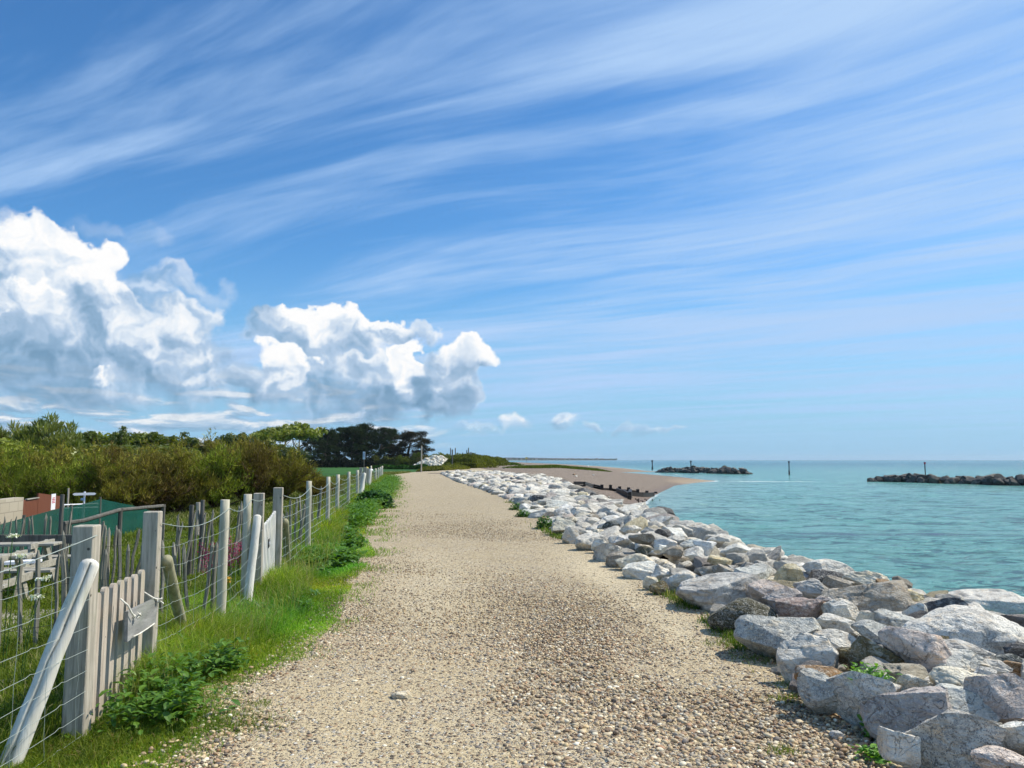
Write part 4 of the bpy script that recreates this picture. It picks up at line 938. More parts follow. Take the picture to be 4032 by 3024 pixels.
HA = [  # u, v, w, h, colour, angularity, label, speckle
 (225,400,450,300,'moss',.15,'big rounded dark mossy boulder at the path edge',.6),
 (470,535,560,340,'blue',.2,'speckled blue grey boulder at the path edge, right of the dark mossy one',.8),
 (690,670,390,320,'pale',.9,'broken pale grey boulder leaning on the speckled blue grey one',.1),
 (85,225,620,290,'grey',.7,'huge flat topped grey boulder behind the dark mossy one',.05),
 (250,150,215,125,'white',.3,'small whitish boulder behind the flat topped grey one',.3),
 (420,195,320,165,'pink',.4,'pink flecked whitish boulder above the dark mauve pair',.3),
 (500,245,290,155,'mauve',.6,'dark mauve boulder below the pink flecked one',.3),
 (640,320,330,160,'red',.5,'red mottled dark boulder behind the speckled blue grey one',.4),
 (290,60,265,120,'blue',.4,'dark blue grey boulder left of the yellow buff one',.2),
 (90,70,200,140,'brown',.8,'brown broken boulder left of the dark blue grey one',.1),
 (560,92,235,180,'buff',.3,'yellow buff boulder standing out in the middle of the bank',.1),
 (690,200,215,180,'grey',.9,'sharp edged grey boulder right below the yellow buff one',.1),
 (800,262,150,80,'mauve',.8,'small dark wedge boulder right of the sharp edged grey one',.1),
 (1080,240,570,250,'brown',.75,'very large pitted brown boulder in the middle of the bank',.2),
 (925,315,260,145,'pale',.25,'rounded white and dark streaked boulder in front of the pitted brown one',.5),
 (1100,112,300,70,'cream',.5,'low flat cream boulder behind the pitted brown one',.1),
 (900,128,200,60,'brown',.5,'flat brown boulder left of the low cream one',.2),
 (830,38,320,115,'white',.4,'large pale boulder on the seaward edge behind the dark speckled one',.4),
 (800,84,245,60,'dark',.6,'low dark speckled boulder under the large pale one',.6),
 (1110,72,255,95,'brown',.8,'dark brown cracked boulder on the seaward edge',.2),
 (1370,222,230,105,'buff',.4,'yellow flat boulder by the water beside the orange one',.1),
 (1270,155,190,65,'orange',.5,'orange stained slab by the water',.0),
 (1440,330,155,115,'white',.5,'small greyish white boulder below the yellow flat one',.2),
 (1600,312,360,160,'dark',.7,'dark purple grey jagged boulder in front of the big seaward boulder',.1),
 (1960,330,640,250,'white',.45,'biggest boulder on the seaward edge, cut by the right edge of the picture',.5),
 (1745,235,260,90,'pale',.4,'pale boulder on the seaward edge, left of the biggest one',.5),
 (1880,425,440,115,'dark',.1,'long smooth dark grey boulder with an oval outline',.1),
 (1800,510,800,250,'white',.25,'very long speckled pale boulder below the smooth dark oval one',.7),
 (1300,405,250,150,'blue',.5,'blue grey angular boulder left of the very long pale one',.2),
 (1130,395,190,120,'cream',.6,'tan and grey boulder in front of the pitted brown one',.2),
 (890,428,310,110,'pale',.3,'pale grey boulder lying on a smooth lighter one',.2),
 (1190,500,360,165,'blue',.35,'speckled grey green boulder above the olive sandstone one',.7),
 (870,540,300,155,'pale',.15,'smooth light grey boulder right of the speckled blue grey one',.05),
 (1165,640,345,225,'olive',.55,'olive brown sandstone boulder behind the leafy weed',.1),
 (1440,640,440,330,'pink',.75,'large pinkish boulder with a ridge, right of the olive sandstone one',.15),
 (1720,690,370,150,'white',.6,'pinkish white low boulder stretching right of the ridged one',.1),
 (1440,510,240,130,'mauve',.8,'mauve veined boulder peaking above the ridged pinkish one',.2),
 (1615,560,125,105,'olive',.2,'small olive boulder left of the very long pale one',.2),
 (1810,642,390,95,'grey',.5,'flat grey boulder under the very long pale one',.2),
 (2170,625,170,150,'dark',.8,'blackish broken boulder at the right edge of the picture',.1),
 (2085,672,210,60,'green',.1,'flat dark green stone beside the blackish boulder',.0),
 (2170,735,200,65,'orange',.3,'orange brown flat boulder at the right edge of the picture',.0),
 (1990,722,230,95,'pale',.3,'light grey speckled boulder left of the orange brown one',.5),
 (800,815,370,160,'orange',.4,'orange sandstone slab under the granite boulder',.0),
 (780,900,290,270,'blue',.3,'rounded bluish end boulder of the white granite group by the path',.6),
 (1050,930,470,340,'white',.25,'big white granite boulder at the path edge in the near corner',.75),
 (1450,855,310,155,'cream',.25,'pale speckled slab behind the big white granite one',.5),
 (1390,1060,560,400,'mauve',.3,'large smooth mauve boulder in the near corner',.1),
 (1690,1270,640,480,'pale',.3,'largest near granite boulder at the bottom edge, heavily speckled',.85),
 (1335,1300,250,290,'pale',.4,'pale grey boulder base below the large mauve one',.2),
 (1720,830,310,180,'cream',.5,'buff knobbly boulder above the bluish sloping one',.1),
 (1640,795,140,85,'mauve',.5,'little dark mauve stone left of the buff knobbly one',.1),
 (1865,825,200,120,'cream',.3,'small cream boulder right of the buff knobbly one',.1),
 (1935,775,140,85,'grey',.4,'small grey boulder behind the small cream one',.2),
 (1790,1000,450,250,'blue',.35,'bluish white boulder sloping down to the right behind the largest granite one',.1),
 (2060,960,470,350,'pink',.35,'big mottled boulder at the right edge above the bluish sloping one',.35),
 (1970,1225,260,290,'grey',.5,'grey boulder right of the largest granite one',.3),
 (2130,1240,240,250,'white',.4,'whitish boulder at the right edge near the bottom corner',.4),
 (2090,1410,380,170,'pink',.5,'pinkish grey boulder in the bottom right corner',.3),
 (960,645,120,150,'olive',.3,'small light olive boulder behind the grass stalks',.3),
]
HB = [
 (150,235,125,95,'white',.4),(225,290,200,110,'white',.4),(300,300,250,140,'pale',.7),(330,325,120,30,'orange',.3),(480,400,215,165,'cream',.6),(565,470,190,170,'pale',.4),(745,525,310,160,'pale',.6),
 (800,560,150,130,'white',.5),(870,635,240,215,'pale',.8),(940,695,170,165,'brown',.8),(1110,715,330,180,'cream',.7),(1225,785,390,195,'white',.3),(1440,740,240,110,'white',.4),(1370,810,240,150,'pale',.5),(1250,890,140,150,'cream',.5),(1320,925,170,130,'olive',.4),(1520,905,270,280,'pale',.2),
 (1230,612,250,120,'moss',.4),(1330,580,115,75,'white',.3),(1370,540,190,95,'white',.3),(1440,610,170,110,'brown',.5),(1480,672,180,65,'brown',.4),(1610,620,180,115,'white',.5),(1715,580,190,145,'white',.6),(1850,680,225,75,'buff',.5),
 (1830,790,350,150,'brown',.8),(1840,862,135,50,'grey',.3),(1690,430,310,150,'pale',.8),(1530,380,230,75,'grey',.6),(1440,455,270,120,'white',.5),(1170,490,220,85,'brown',.4),(900,382,150,90,'green',.3),(1235,425,160,75,'grey',.6),(1065,425,190,95,'white',.5),(905,332,200,75,'white',.4),
 (1890,535,370,110,'pale',.4),(2010,600,330,110,'white',.4),(1800,520,200,120,'pale',.6),(1590,540,180,90,'white',.5),(1170,370,200,90,'pale',.5),(1340,350,190,110,'white',.5),(1240,300,180,70,'white',.4),(1060,250,230,100,'white',.5),(740,310,120,60,'brown',.6),(640,260,180,90,'pale',.5),(510,250,210,110,'white',.6),(350,230,160,60,'cream',.5),(250,225,110,60,'pale',.4),(440,190,200,70,'white',.4),(800,440,120,60,'cream',.4),(1010,500,180,80,'white',.4),(1090,560,180,90,'blue',.3)]
random.seed(11)
for (u, v, w_, h_, c_, a_, lab, sp) in HA:
    px_, py_ = A_(u, v); place_rock(px_, py_, w_ * .557, h_ * .557, c_, a_, lab, 5 if w_ > 200 else 4, spk=sp)
for (u, v, w_, h_, c_, a_) in HB:
    px_, py_ = B_(u, v); place_rock(px_, py_, w_ * .452, h_ * .452, c_, a_, None, 4, spk=random.uniform(.05, .4))
# the rest of the bank, thrown in where there is room
protos = [rock_verts(900 + i, 4, random.choice((.45, .6, .75, .95))) for i in range(26)]
prot_me = [npmesh('boulder', V, Fc, M_rock, True) for V, Fc in protos]
r2 = np.random.default_rng(12)
cand = []
PX = [p[0] for p in PLACED]; PY = [p[1] for p in PLACED]; PR = [p[2] for p in PLACED]
extra = []
def try_add(n, rlo, rhi, y0, y1, k_in, logy=True, t0=.02, t1=.8):
    global PX, PY, PR
    ax, ay, ar = np.array(PX), np.array(PY), np.array(PR)
    for _ in range(n):
        y = y0 * (y1 / y0) ** r2.random() if logy else r2.uniform(y0, y1)
        xt, xo = float(toe(y)), float(out_x(y)) + t1; x = r2.uniform(xt + t0, xo); r = r2.uniform(rlo, rhi)
        if x - xt < r * .8: x = xt + r * .9
        d = np.hypot(ax - x, ay - y) - (ar + r) * k_in
        if d.min() > 0:
            ax = np.append(ax, x); ay = np.append(ay, y); ar = np.append(ar, r); extra.append((x, y, r))
    PX, PY, PR = list(ax), list(ay), list(ar)
# toe row first: boulders set side by side along the path
y = 13.5
while y < 89:
    r = r2.uniform(.24, .40); x = float(toe(y)) + r * .85
    if min(np.hypot(np.array(PX) - x, np.array(PY) - y) - (np.array(PR) + r) * .72) > 0: PX.append(x); PY.append(y); PR.append(r); extra.append((x, y, r))
    y += r * (1.5 if y < 50 else 1.9)
try_add(5000, .34, .46, 14, 92, .80, t1=.2); try_add(9000, .22, .36, 13, 92, .80, t1=.3); try_add(9000, .13, .22, 3.4, 70, .80, t1=.1)
try_add(2500, .26, .40, 3.0, 60, .8, True, 3.0, 3.0)
cols = ['white'] * 8 + ['pale'] * 6 + ['cream'] * 3 + ['grey'] * 3 + ['pink', 'mauve', 'brown', 'blue', 'buff', 'dark', 'brown']
items = []
for (x, y, r) in extra:
    z = bank_c(x, y) + r2.uniform(-.08, .10) - (.12 if y < 13 else .5 * r); items.append((r / y, x, y, r, z))
items.sort(reverse=True)
def visible_est(x, y, z): return x < out_x(y) + .45
NMAX = 300 - len(HA) - len(HB)
ind = [i for i in items if visible_est(i[1], i[2], i[4])][:NMAX]; iset = set(id(i) for i in ind)
rest = [i for i in items if id(i) not in iset]
for (q, x, y, r, z) in ind:
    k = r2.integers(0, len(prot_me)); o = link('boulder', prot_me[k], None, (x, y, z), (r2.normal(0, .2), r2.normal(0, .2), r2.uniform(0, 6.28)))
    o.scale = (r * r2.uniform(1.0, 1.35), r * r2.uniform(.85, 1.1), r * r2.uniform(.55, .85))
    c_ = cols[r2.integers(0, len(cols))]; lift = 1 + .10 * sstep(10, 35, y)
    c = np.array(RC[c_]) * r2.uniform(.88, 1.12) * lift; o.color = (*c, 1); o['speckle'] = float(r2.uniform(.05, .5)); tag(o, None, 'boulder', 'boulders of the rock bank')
    PLACED.append((x, y, r, o, c_, 2 * r / y * F))
# everything too small or hidden to be told apart
VV = []; FF = []; CC = []; nb_ = 0
for (q, x, y, r, z) in rest + [(0, float(toe(yy) + tt), yy, r2.uniform(.10, .2), bank_c(float(toe(yy) + tt), yy) - .16) for yy, tt in [(3.4 * 26 ** r2.random(), r2.uniform(.1, 1) ** .8 * 3.6) for _ in range(2600)] if toe(yy) + tt < out_x(yy) + .6]:
    V, Fc = rock_verts(int(r2.integers(0, 9)) + 80, 3, .7) if y < 25 and r > .2 else (rock_verts(int(r2.integers(0, 9)) + 50, 2, .6))
    th_ = r2.uniform(0, 6.28); c, s = math.cos(th_), math.sin(th_); V = V * np.array([r * 1.15, r, r * .7]); V = np.stack([V[:, 0] * c - V[:, 1] * s, V[:, 0] * s + V[:, 1] * c, V[:, 2]], -1) + np.array([x, y, z])
    VV.append(V); FF.append(Fc + nb_); nb_ += len(V); CC.append(np.repeat(np.array([RC[cols[r2.integers(0, len(cols))]]]) * r2.uniform(.85, 1.1), len(V), 0))
o = link('boulder_rubble', npmesh('boulder_rubble', np.concatenate(VV), np.concatenate(FF), M_rub, True, {'col': np.concatenate(CC)})); tag(o, kind='stuff')

# labels: each unlabelled boulder is named by its look and by the boulder of known look it lies next to
def size_word(w_): return 'tiny' if w_ < 40 else 'small' if w_ < 70 else 'medium' if w_ < 120 else 'large'
used = {}
def pr_px(x, y): 
    D = y; return CX + F * x / D
lab_count = {}
done = [p for p in PLACED if p[3].get('label')]
near = sorted([p for p in PLACED if not p[3].get('label')], key=lambda p: p[1])
for i, p in enumerate(near):
    x, y, r, o, c_, w_ = p; tt = x - toe(y)
    row = 'along the path edge' if tt < .75 else 'on the seaward crest' if x > out_x(y) - .55 else 'in the middle of the bank'
    band = 'nearest part' if y < 11 else 'near half' if y < 17 else 'halfway stretch' if y < 28 else 'far stretch' if y < 50 else 'farthest end'
    key = (c_, size_word(w_), row, band)
    lab_count.setdefault(key, []).append(p)
ordw = ['nearest', 'second', 'third', 'fourth', 'fifth', 'sixth', 'seventh', 'eighth', 'ninth', 'tenth', 'eleventh', 'twelfth']
for (c_, sz, row, band), L in lab_count.items():
    L.sort(key=lambda p: p[1])
    for j, p in enumerate(L):
        base = f"{sz} {CN[c_]} boulder {row}, {band} of the rock bank"
        if len(L) > 1 and j < len(ordw): base = (f"{ordw[j]} of the {sz} {CN[c_]} boulders {row}, {band}")
        p[3]['label'] = base

# single stones lying on the path
def stone(px, py, w_, h_, colr, lab, ang=.3, z=0.01):
    p = at(px, py, z); D = p.y; wm = w_ / F * D; V, Fc = rock_verts(random.randrange(9999), 3, ang)
    o = link('stone', npmesh('stone', V * np.array([wm / 2, wm * .42, wm * .32]), Fc, M_rock, True), None, (p.x, p.y, p.z + wm * .2), (0, 0, random.uniform(-.3, .3)))
    o.color = (*colr, 1); o['speckle'] = .1; tag(o, lab, 'stone')
stone(3298, 2912, 60, 42, (.78, .77, .75), 'white rounded stone on the shingle below the big white granite boulder')
stone(1585, 2770, 90, 30, (.78, .68, .50), 'flat sandy stone set in the middle of the gravel path', .5, -.03)
stone(1411, 2056, 30, 22, (.80, .78, .72), 'white stone at the grassy edge of the path beside the wire fence')
stone(1128, 2600, 22, 14, (.6, .55, .5), 'light stone where the grass verge meets the gravel near the gate')
stone(1060, 2382, 20, 12, (.75, .7, .6), 'small white stone in the grass below the white gate')
# ---------------------------------------------------------------- grass, weeds, bushes, trees
def leaf_mat(name, rough=.6, trans=.35, spec=.25):
    m, t = material(name); c = t.attr('col', out='Color')
    pset(t, c, rough, spec)
    tl = t.new('ShaderNodeBsdfTranslucent'); t.set(tl.inputs[0], t.mix(1.0, c, (1.25, 1.35, .5), 'MULTIPLY'))
    mx = t.new('ShaderNodeMixShader'); mx.inputs[0].default_value = trans
    t.l.new(t.b.outputs[0], mx.inputs[1]); t.l.new(tl.outputs[0], mx.inputs[2]); t.l.new(mx.outputs[0], t.out.inputs[0]); return m
M_grass = leaf_mat('grass_blade', .5, .40); M_leaf = leaf_mat('broad_leaf', .42, .30, .4); M_needle = leaf_mat('needle_foliage', .8, .12, .1); M_spray = leaf_mat('feathery_foliage', .8, .25, .1)
M_scrub = leaf_mat('scrub_foliage', .8, .45, .1)
M_bark = plain('bark', (.11, .085, .06), .9); M_twig = plain('brown_twig', (.13, .075, .05), .9)
def blades(x, y, z, h, wd, lean, col, segs=2):
    n = len(x); a = rng.uniform(0, 6.28, n); b = rng.uniform(0, 6.28, n)
    dx, dy = np.cos(a), np.sin(a); bx, by = np.cos(b) * lean * h, np.sin(b) * lean * h
    P = np.stack([x, y, z], -1); side = np.stack([dx, dy, 0 * dx], -1) * wd[:, None] * .5
    mid = P + np.stack([bx * .35, by * .35, h * .58], -1); tip = P + np.stack([bx, by, h * (1 - .35 * np.minimum(lean, 1))], -1)
    V = np.stack([P - side, P + side, mid + side * .8, mid - side * .8, tip], 1).reshape(-1, 3)
    i = (np.arange(n) * 5)[:, None]
    quads = np.concatenate([i, i + 1, i + 2, i + 3], 1); tris = np.concatenate([i + 3, i + 2, i + 4], 1)
    return V, [quads, tris], np.repeat(col, 5, 0)
def gcol(n, a=(.075, .19, .016), b=(.29, .43, .05), dry=.06):
    u_ = rng.random((n, 1)); c = np.array(a) * (1 - u_) + np.array(b) * u_
    d = rng.random(n) < dry; c[d] = np.array([.40, .36, .17]) * rng.uniform(.6, 1.1, (d.sum(), 1)); return c
gn_ = SNoise(61, 3, 1.1); gn2 = SNoise(62, 3, 3.2)
def noise2(nf, x, y): return nf(np.stack([x, y, 0 * x], -1))
# verge between the fence and the gravel
n = 250000
y = 3.2 * (70 / 3.2) ** (rng.random(n) ** 1.15); fx_ = fence_x(y); ex = edge_l(y) + .02 * np.clip(y / 6, 1, 4)
lat = rng.uniform(-.55, 1.10, n); x = fx_ + lat * (ex - fx_)
dE = ex - x; cl = noise2(gn_, x, y); c2 = noise2(gn2, x, y)
keep = ((dE > .30 + .22 * c2) | (rng.random(n) < np.clip((dE + .25 + .28 * c2) / .45, 0, .95))) & (dE > -.28)
x, y, dE, cl, c2, lat = x[keep], y[keep], dE[keep], cl[keep], c2[keep], lat[keep]; n = len(x)
tall = sstep(.85, .35, lat + .16 * cl) * sstep(.1, .5, dE)
tall = tall * (1 - .75 * sstep(6.0, 5.0, y)) 
h = (.022 + .035 * rng.random(n) + tall * (.13 + .24 * rng.random(n) ** 1.3) * (.8 + .5 * cl)) * (1 + .0 * y); h = np.maximum(h, .02) * np.clip(.85 + y / 60, .8, 1.5)
wd = (.0035 + .003 * rng.random(n)) * np.clip(y / 5.5, 1, 6)
col = gcol(n, dry=.05); short = (tall < .3); col[short] = col[short] * np.array([1.25, 1.12, 1.0])
col *= (1 + .32 * c2)[:, None]; col[:, 0] *= np.clip(1 + .35 * cl, .6, 1.5)
V, Fq, C = blades(x, y, hz(x, y), h, wd, rng.uniform(.15, .95, n), col)
tag(link('verge_grass', npmesh('verge_grass', V, Fq, M_grass, False, {'col': C})), kind='stuff')
n = 26000
y = 3.2 * (60 / 3.2) ** (rng.random(n) ** 1.1); x = edge_l(y) + rng.normal(.02, .10, n) * np.clip(y / 5, 1, 4); k_ = noise2(gn2, x * 1.5, y * 1.5) + .5 * noise2(gn_, x, y) > .05; x, y = x[k_], y[k_]; n = len(x)
V, Fq, C = blades(x, y, hz(x, y) + .008, (.012 + .04 * rng.random(n)) * np.clip(y / 9, 1, 2.5), .004 * np.clip(y / 5.5, 1, 5), rng.uniform(.3, 1, n), gcol(n, dry=.15))
tag(link('path_edge_grass', npmesh('path_edge_grass', V, Fq, M_grass, False, {'col': C})), kind='stuff')
n = 5000
y = 5.2 * (45 / 5.2) ** rng.random(n); fx_ = fence_x(y); x = fx_ + rng.uniform(-.5, .62, n) * (edge_l(y) - fx_)
V, Fq, C = blades(x, y, hz(x, y), rng.uniform(.22, .46, n), .0035 * np.clip(y / 5.5, 1, 5), rng.uniform(.1, .6, n), gcol(n, (.20, .26, .04), (.42, .42, .12), .3))
tag(link('tall_grass', npmesh('tall_grass', V, Fq, M_grass, False, {'col': C})), kind='stuff')
# garden grass left of the wire
n = 200000
y = 3.0 * (32 / 3.0) ** (rng.random(n) ** .9); fx_ = fence_x(y); x = fx_ - rng.random(n) ** .9 * (1.2 + .52 * y) - .1
x = np.maximum(x, -.74 * y - 1.2 + rng.random(n)); cl = noise2(gn_, x, y)
ln = sstep(-.2, .9, cl + .9 * np.exp(-((x - fx_ + .4) / .7) ** 2) + .8 * sstep(11, 16, y) - .4 * sstep(-4.0, -5.0, x) * (y < 12))
h = .05 + .06 * rng.random(n) + ln * .22 * rng.random(n); wd = (.005 + .004 * rng.random(n)) * np.clip(y / 6, 1, 3.5)
col = gcol(n, (.085, .135, .014), (.22, .27, .035), .08)
V, Fq, C = blades(x, y, hz(x, y), h, wd, rng.uniform(.2, .8, n), col)
tag(link('garden_grass', npmesh('garden_grass', V, Fq, M_grass, False, {'col': C})), kind='stuff')
# rough grass farther off, up to the field
n = 60000
y = 20 * (100 / 20) ** rng.random(n); x = fence_x(y) - rng.random(n) ** 1.3 * 9
h = .10 + .25 * rng.random(n); col = gcol(n, (.06, .085, .012), (.16, .18, .03), .15)
V, Fq, C = blades(x, y, hz(x, y), h, .02 + .02 * rng.random(n), rng.uniform(.2, .8, n), col)
tag(link('rough_grass', npmesh('rough_grass', V, Fq, M_grass, False, {'col': C})), kind='stuff')

# broad leaved plants
LEAF = np.array([(0, 0, 0), (.28, .16, .03), (.45, .55, .05), (.30, .88, .0), (0, 1.0, -.06), (-.30, .88, .0), (-.45, .55, .05), (-.28, .16, .03), (0, .5, -.02)])
LF = np.array([(8, 0, 1), (8, 1, 2), (8, 2, 3), (8, 3, 4), (8, 4, 5), (8, 5, 6), (8, 6, 7), (8, 7, 0)])
def leaves(pos, length, width, yaw, pitch, col):
    n = len(pos); B = LEAF[None] * np.stack([width, length, length], -1)[:, None, :]
    B = B + np.array([0, 0, 0]); c, s = np.cos(pitch)[:, None], np.sin(pitch)[:, None]
    curl = -.35 * (B[..., 1] / length[:, None]) ** 2 * length[:, None]
    Y_, Z_ = B[..., 1] * c - (B[..., 2] + curl) * s, B[..., 1] * s + (B[..., 2] + curl) * c
    c, s = np.cos(yaw)[:, None], np.sin(yaw)[:, None]
    V = np.stack([B[..., 0] * c - Y_ * s, B[..., 0] * s + Y_ * c, Z_], -1) + pos[:, None, :]
    return V.reshape(-1, 3), (LF[None] + (np.arange(n) * 9)[:, None, None]).reshape(-1, 3), np.repeat(col, 9, 0)
def plants(cx, cy, ch, nl, l0, l1, ca=(.045, .125, .012), cb=(.15, .28, .03), spread=.10):
    "clumps of leaves: cx, cy centres, ch heights"
    n = len(cx); k = nl; X_ = np.repeat(cx, k) + rng.normal(0, spread, n * k) * np.repeat(ch / .25, k); Y_ = np.repeat(cy, k) + rng.normal(0, spread, n * k) * np.repeat(ch / .25, k)
    H_ = np.repeat(ch, k) * rng.random(n * k) ** .7; Z_ = hz(X_, Y_) + H_
    L_ = rng.uniform(l0, l1, n * k); u_ = rng.random((n * k, 1)); col = np.array(ca) * (1 - u_) + np.array(cb) * u_
    return leaves(np.stack([X_, Y_, Z_], -1), L_, L_ * rng.uniform(.45, .75, n * k), rng.uniform(0, 6.28, n * k), rng.uniform(-.2, 1.0, n * k), col)
cx = []; cy = []; chh = []
for (y0, y1, la0, la1, n_, h0, h1_) in ((4.95, 6.3, .22, .74, 50, .10, .30), (6.2, 8.4, .1, .55, 22, .08, .2), (8, 12, .1, .7, 22, .06, .14), (12, 19, .2, .9, 50, .08, .2), (19, 34, .45, 1.0, 230, .15, .42), (34, 60, .4, 1.05, 260, .25, .6)):
    yy = rng.uniform(y0, y1, n_); la = rng.uniform(la0, la1, n_); cx.append(fence_x(yy) + la * (edge_l(yy) - fence_x(yy))); cy.append(yy); chh.append(rng.uniform(h0, h1_, n_))
cx, cy, chh = map(np.concatenate, (cx, cy, chh))
nearm = cy < 12
V1, F1, C1 = plants(cx[nearm], cy[nearm], chh[nearm], 26, .035, .085); V2, F2, C2_ = plants(cx[~nearm], cy[~nearm], chh[~nearm], 60, .06, .13, (.05, .14, .012), (.16, .30, .03), .14)
tag(link('verge_weeds', npmesh('verge_weeds', np.concatenate([V1, V2]), np.concatenate([F1, F2 + len(V1)]), M_leaf, False, {'col': np.concatenate([C1, C2_])})), kind='stuff')
# dark bush of sea beet by the far posts
bb = at(1475, 1975, 0)
def bush_plant(name, px, D, wm, hm, label, cat, n_, l0, l1, ca, cb, x=None, group=None):
    xx = atD(px, 1900, D).x if x is None else x; g_ = h1(xx, D)
    u_ = rng.normal(size=(n_, 3)); u_ /= np.linalg.norm(u_, axis=1)[:, None]; u_ *= rng.random((n_, 1)) ** (.35 if n_ > 200 else .9); u_[:, 2] = np.abs(u_[:, 2])
    pos = u_ * np.array([wm / 2, wm / 2, hm]); L_ = rng.uniform(l0, l1, n_); w_ = rng.random((n_, 1)); col = np.array(ca) * (1 - w_) + np.array(cb) * w_
    V, Fq, C = leaves(pos, L_, L_ * rng.uniform(.45, .8, n_), rng.uniform(0, 6.28, n_), rng.uniform(-.3, 1.0, n_), col)
    o = link(name, npmesh(name, V, Fq, M_leaf, False, {'col': C}), None, (xx, D, g_)); return tag(o, label, cat, group)
bush_plant('leafy_plant', 1470, 26.5, 1.5, .62, 'dark green leafy clump spilling over the path edge near the far gateposts', 'plant', 1600, .08, .16, (.012, .05, .008), (.04, .12, .015))
q = at(*A_(1110, 740), .30); 
for (u_, v_, w_, h_, lab) in ((1120, 745, .21, .10, 'bright green leafy weed growing between the olive sandstone and white granite boulders'), (1150, 1190, .10, .22, 'green leaves hanging in the shadow beside the large mauve boulder'), (1160, 1340, .16, .06, 'low leafy weed on the shingle below the large mauve boulder')):
    px_, py_ = A_(u_, v_); z_ = .33 if v_ < 800 else .04; q = at(px_, py_, z_)
    o = bush_plant('leafy_weed', 0, q.y, w_ * 1.7, h_, lab, 'weed', 170, .025, .055, (.08, .22, .02), (.22, .42, .05), x=q.x); o.location.z = z_ - .06 if v_ < 800 else 0.01; o.location.z = max(o.location.z, .02)
for (px_, py_, w_, h_, lab) in ((2445, 2045, 0, 0, ''),):
    pass
for (px_, D_, w_, h_, lab) in ((2035, 25.5, .9, .30, 'small green plant at the path edge boulders, farthest of the three'), (2062, 22.4, .75, .26, 'green plant at the path edge boulders, middle one of the three'), (2146, 18.6, .75, .42, 'leafy plant at the path edge boulders, nearest of the three, below the orange slab')):
    q = atD(px_, 1900, D_); bush_plant('leafy_plant', px_, D_, w_ * .62, h_ * .8, lab, 'plant', 260, .05, .10, (.03, .10, .01), (.10, .22, .02))
# thin grass and weeds along the foot of the boulders
n = 14000; y = 3.6 * (30 / 3.6) ** rng.random(n); x = toe(y) + rng.normal(-.02, .07, n) * np.clip(y / 8, 1, 2); k_ = (noise2(gn_, x * 2, y * 1.3) > .12); x, y = x[k_], y[k_]; n = len(x)
V, Fq, C = blades(x, y, hz(x, y) + .01, .03 + .10 * rng.random(n) ** 2, (.004 + .003 * rng.random(n)) * np.clip(y / 6, 1, 3), rng.uniform(.3, 1, n), gcol(n, (.06, .12, .012), (.17, .25, .03), .2))
tag(link('boulder_foot_grass', npmesh('boulder_foot_grass', V, Fq, M_grass, False, {'col': C})), kind='stuff')
# tufts on the shingle near the verge
xs = []; ys = []
for (px_, py_, r_, k) in ((943, 2852, .16, 700), (870, 2870, .10, 300), (905, 2690, .08, 160), (800, 2760, .10, 250), (1030, 2778, .05, 120), (3085, 2970, .05, 150), (3000, 2600, .12, 260), (3130, 2700, .10, 220), (3100, 2760, .08, 200), (2870, 2540, .12, 260)):
    q = at(px_, py_, .01); xs.append(q.x + rng.normal(0, r_, k)); ys.append(q.y + rng.normal(0, r_ * .7, k))
x = np.concatenate(xs); y = np.concatenate(ys); n = len(x)
V, Fq, C = blades(x, y, np.zeros(n) + .006, .02 + .05 * rng.random(n), .003 + .002 * rng.random(n), rng.uniform(.3, 1, n), gcol(n, (.09, .15, .015), (.22, .28, .04), .1))
tag(link('shingle_grass', npmesh('shingle_grass', V, Fq, M_grass, False, {'col': C})), kind='stuff')

# flowers
def flower(px, py, D, kind, lab, hgt=None):
    p = atD(px, py, D); g_ = h1(p.x, D); H = p.z - g_; root = empty('flower_plant', (p.x, D, g_), lab, 'flower')
    heads = []; paths = []
    for i in range(11 if kind == 'pink' else 2):
        e = np.array([random.uniform(-.16, .16), random.uniform(-.10, .10), H * random.uniform(.72, 1.12)]); paths.append(np.array([(e[0] * .2, e[1] * .2, 0), (e[0] * .5, e[1] * .5, e[2] * .6), e])); heads.append(e)
    V, Fq = tubes_np(paths, [.0035] * len(paths), 4); link('stems', npmesh('stems', V, Fq, plain('stem_green', (.06, .13, .02)), True), root)
    P = np.concatenate([e + rng.normal(0, 1, (60, 3)) * (np.array([.032, .032, .042]) if kind == 'pink' else np.array([.022, .022, .006]) * (.45 if kind == 'yellow' else 1)) for e in heads]); n_ = len(P)
    ca = {'pink': (.50, .03, .17), 'white': (.80, .80, .74), 'yellow': (.75, .45, .03)}[kind]
    V, Fq, C = leaves(P, np.full(n_, .018), np.full(n_, .014), rng.uniform(0, 6.28, n_), rng.uniform(-1, 1, n_), np.array(ca) * rng.uniform(.7, 1.2, (n_, 1)))
    link('blossom', npmesh('blossom', V, Fq, M_leaf, False, {'col': C}), root)
flower(942, 2150, 9.6, 'pink', 'magenta valerian blossoms behind the wire, left of the white gate')
flower(848, 2175, 8.9, 'pink', 'smaller magenta blossoms left of the slim round post')
flower(36, 2160, 6.2, 'white', 'white cow parsley head at the left edge beside the picnic tables')
flower(85, 2290, 5.6, 'white', 'white umbel flower low behind the wire netting')
flower(938, 2276, 8.6, 'yellow', 'small yellow flower between the two round posts')

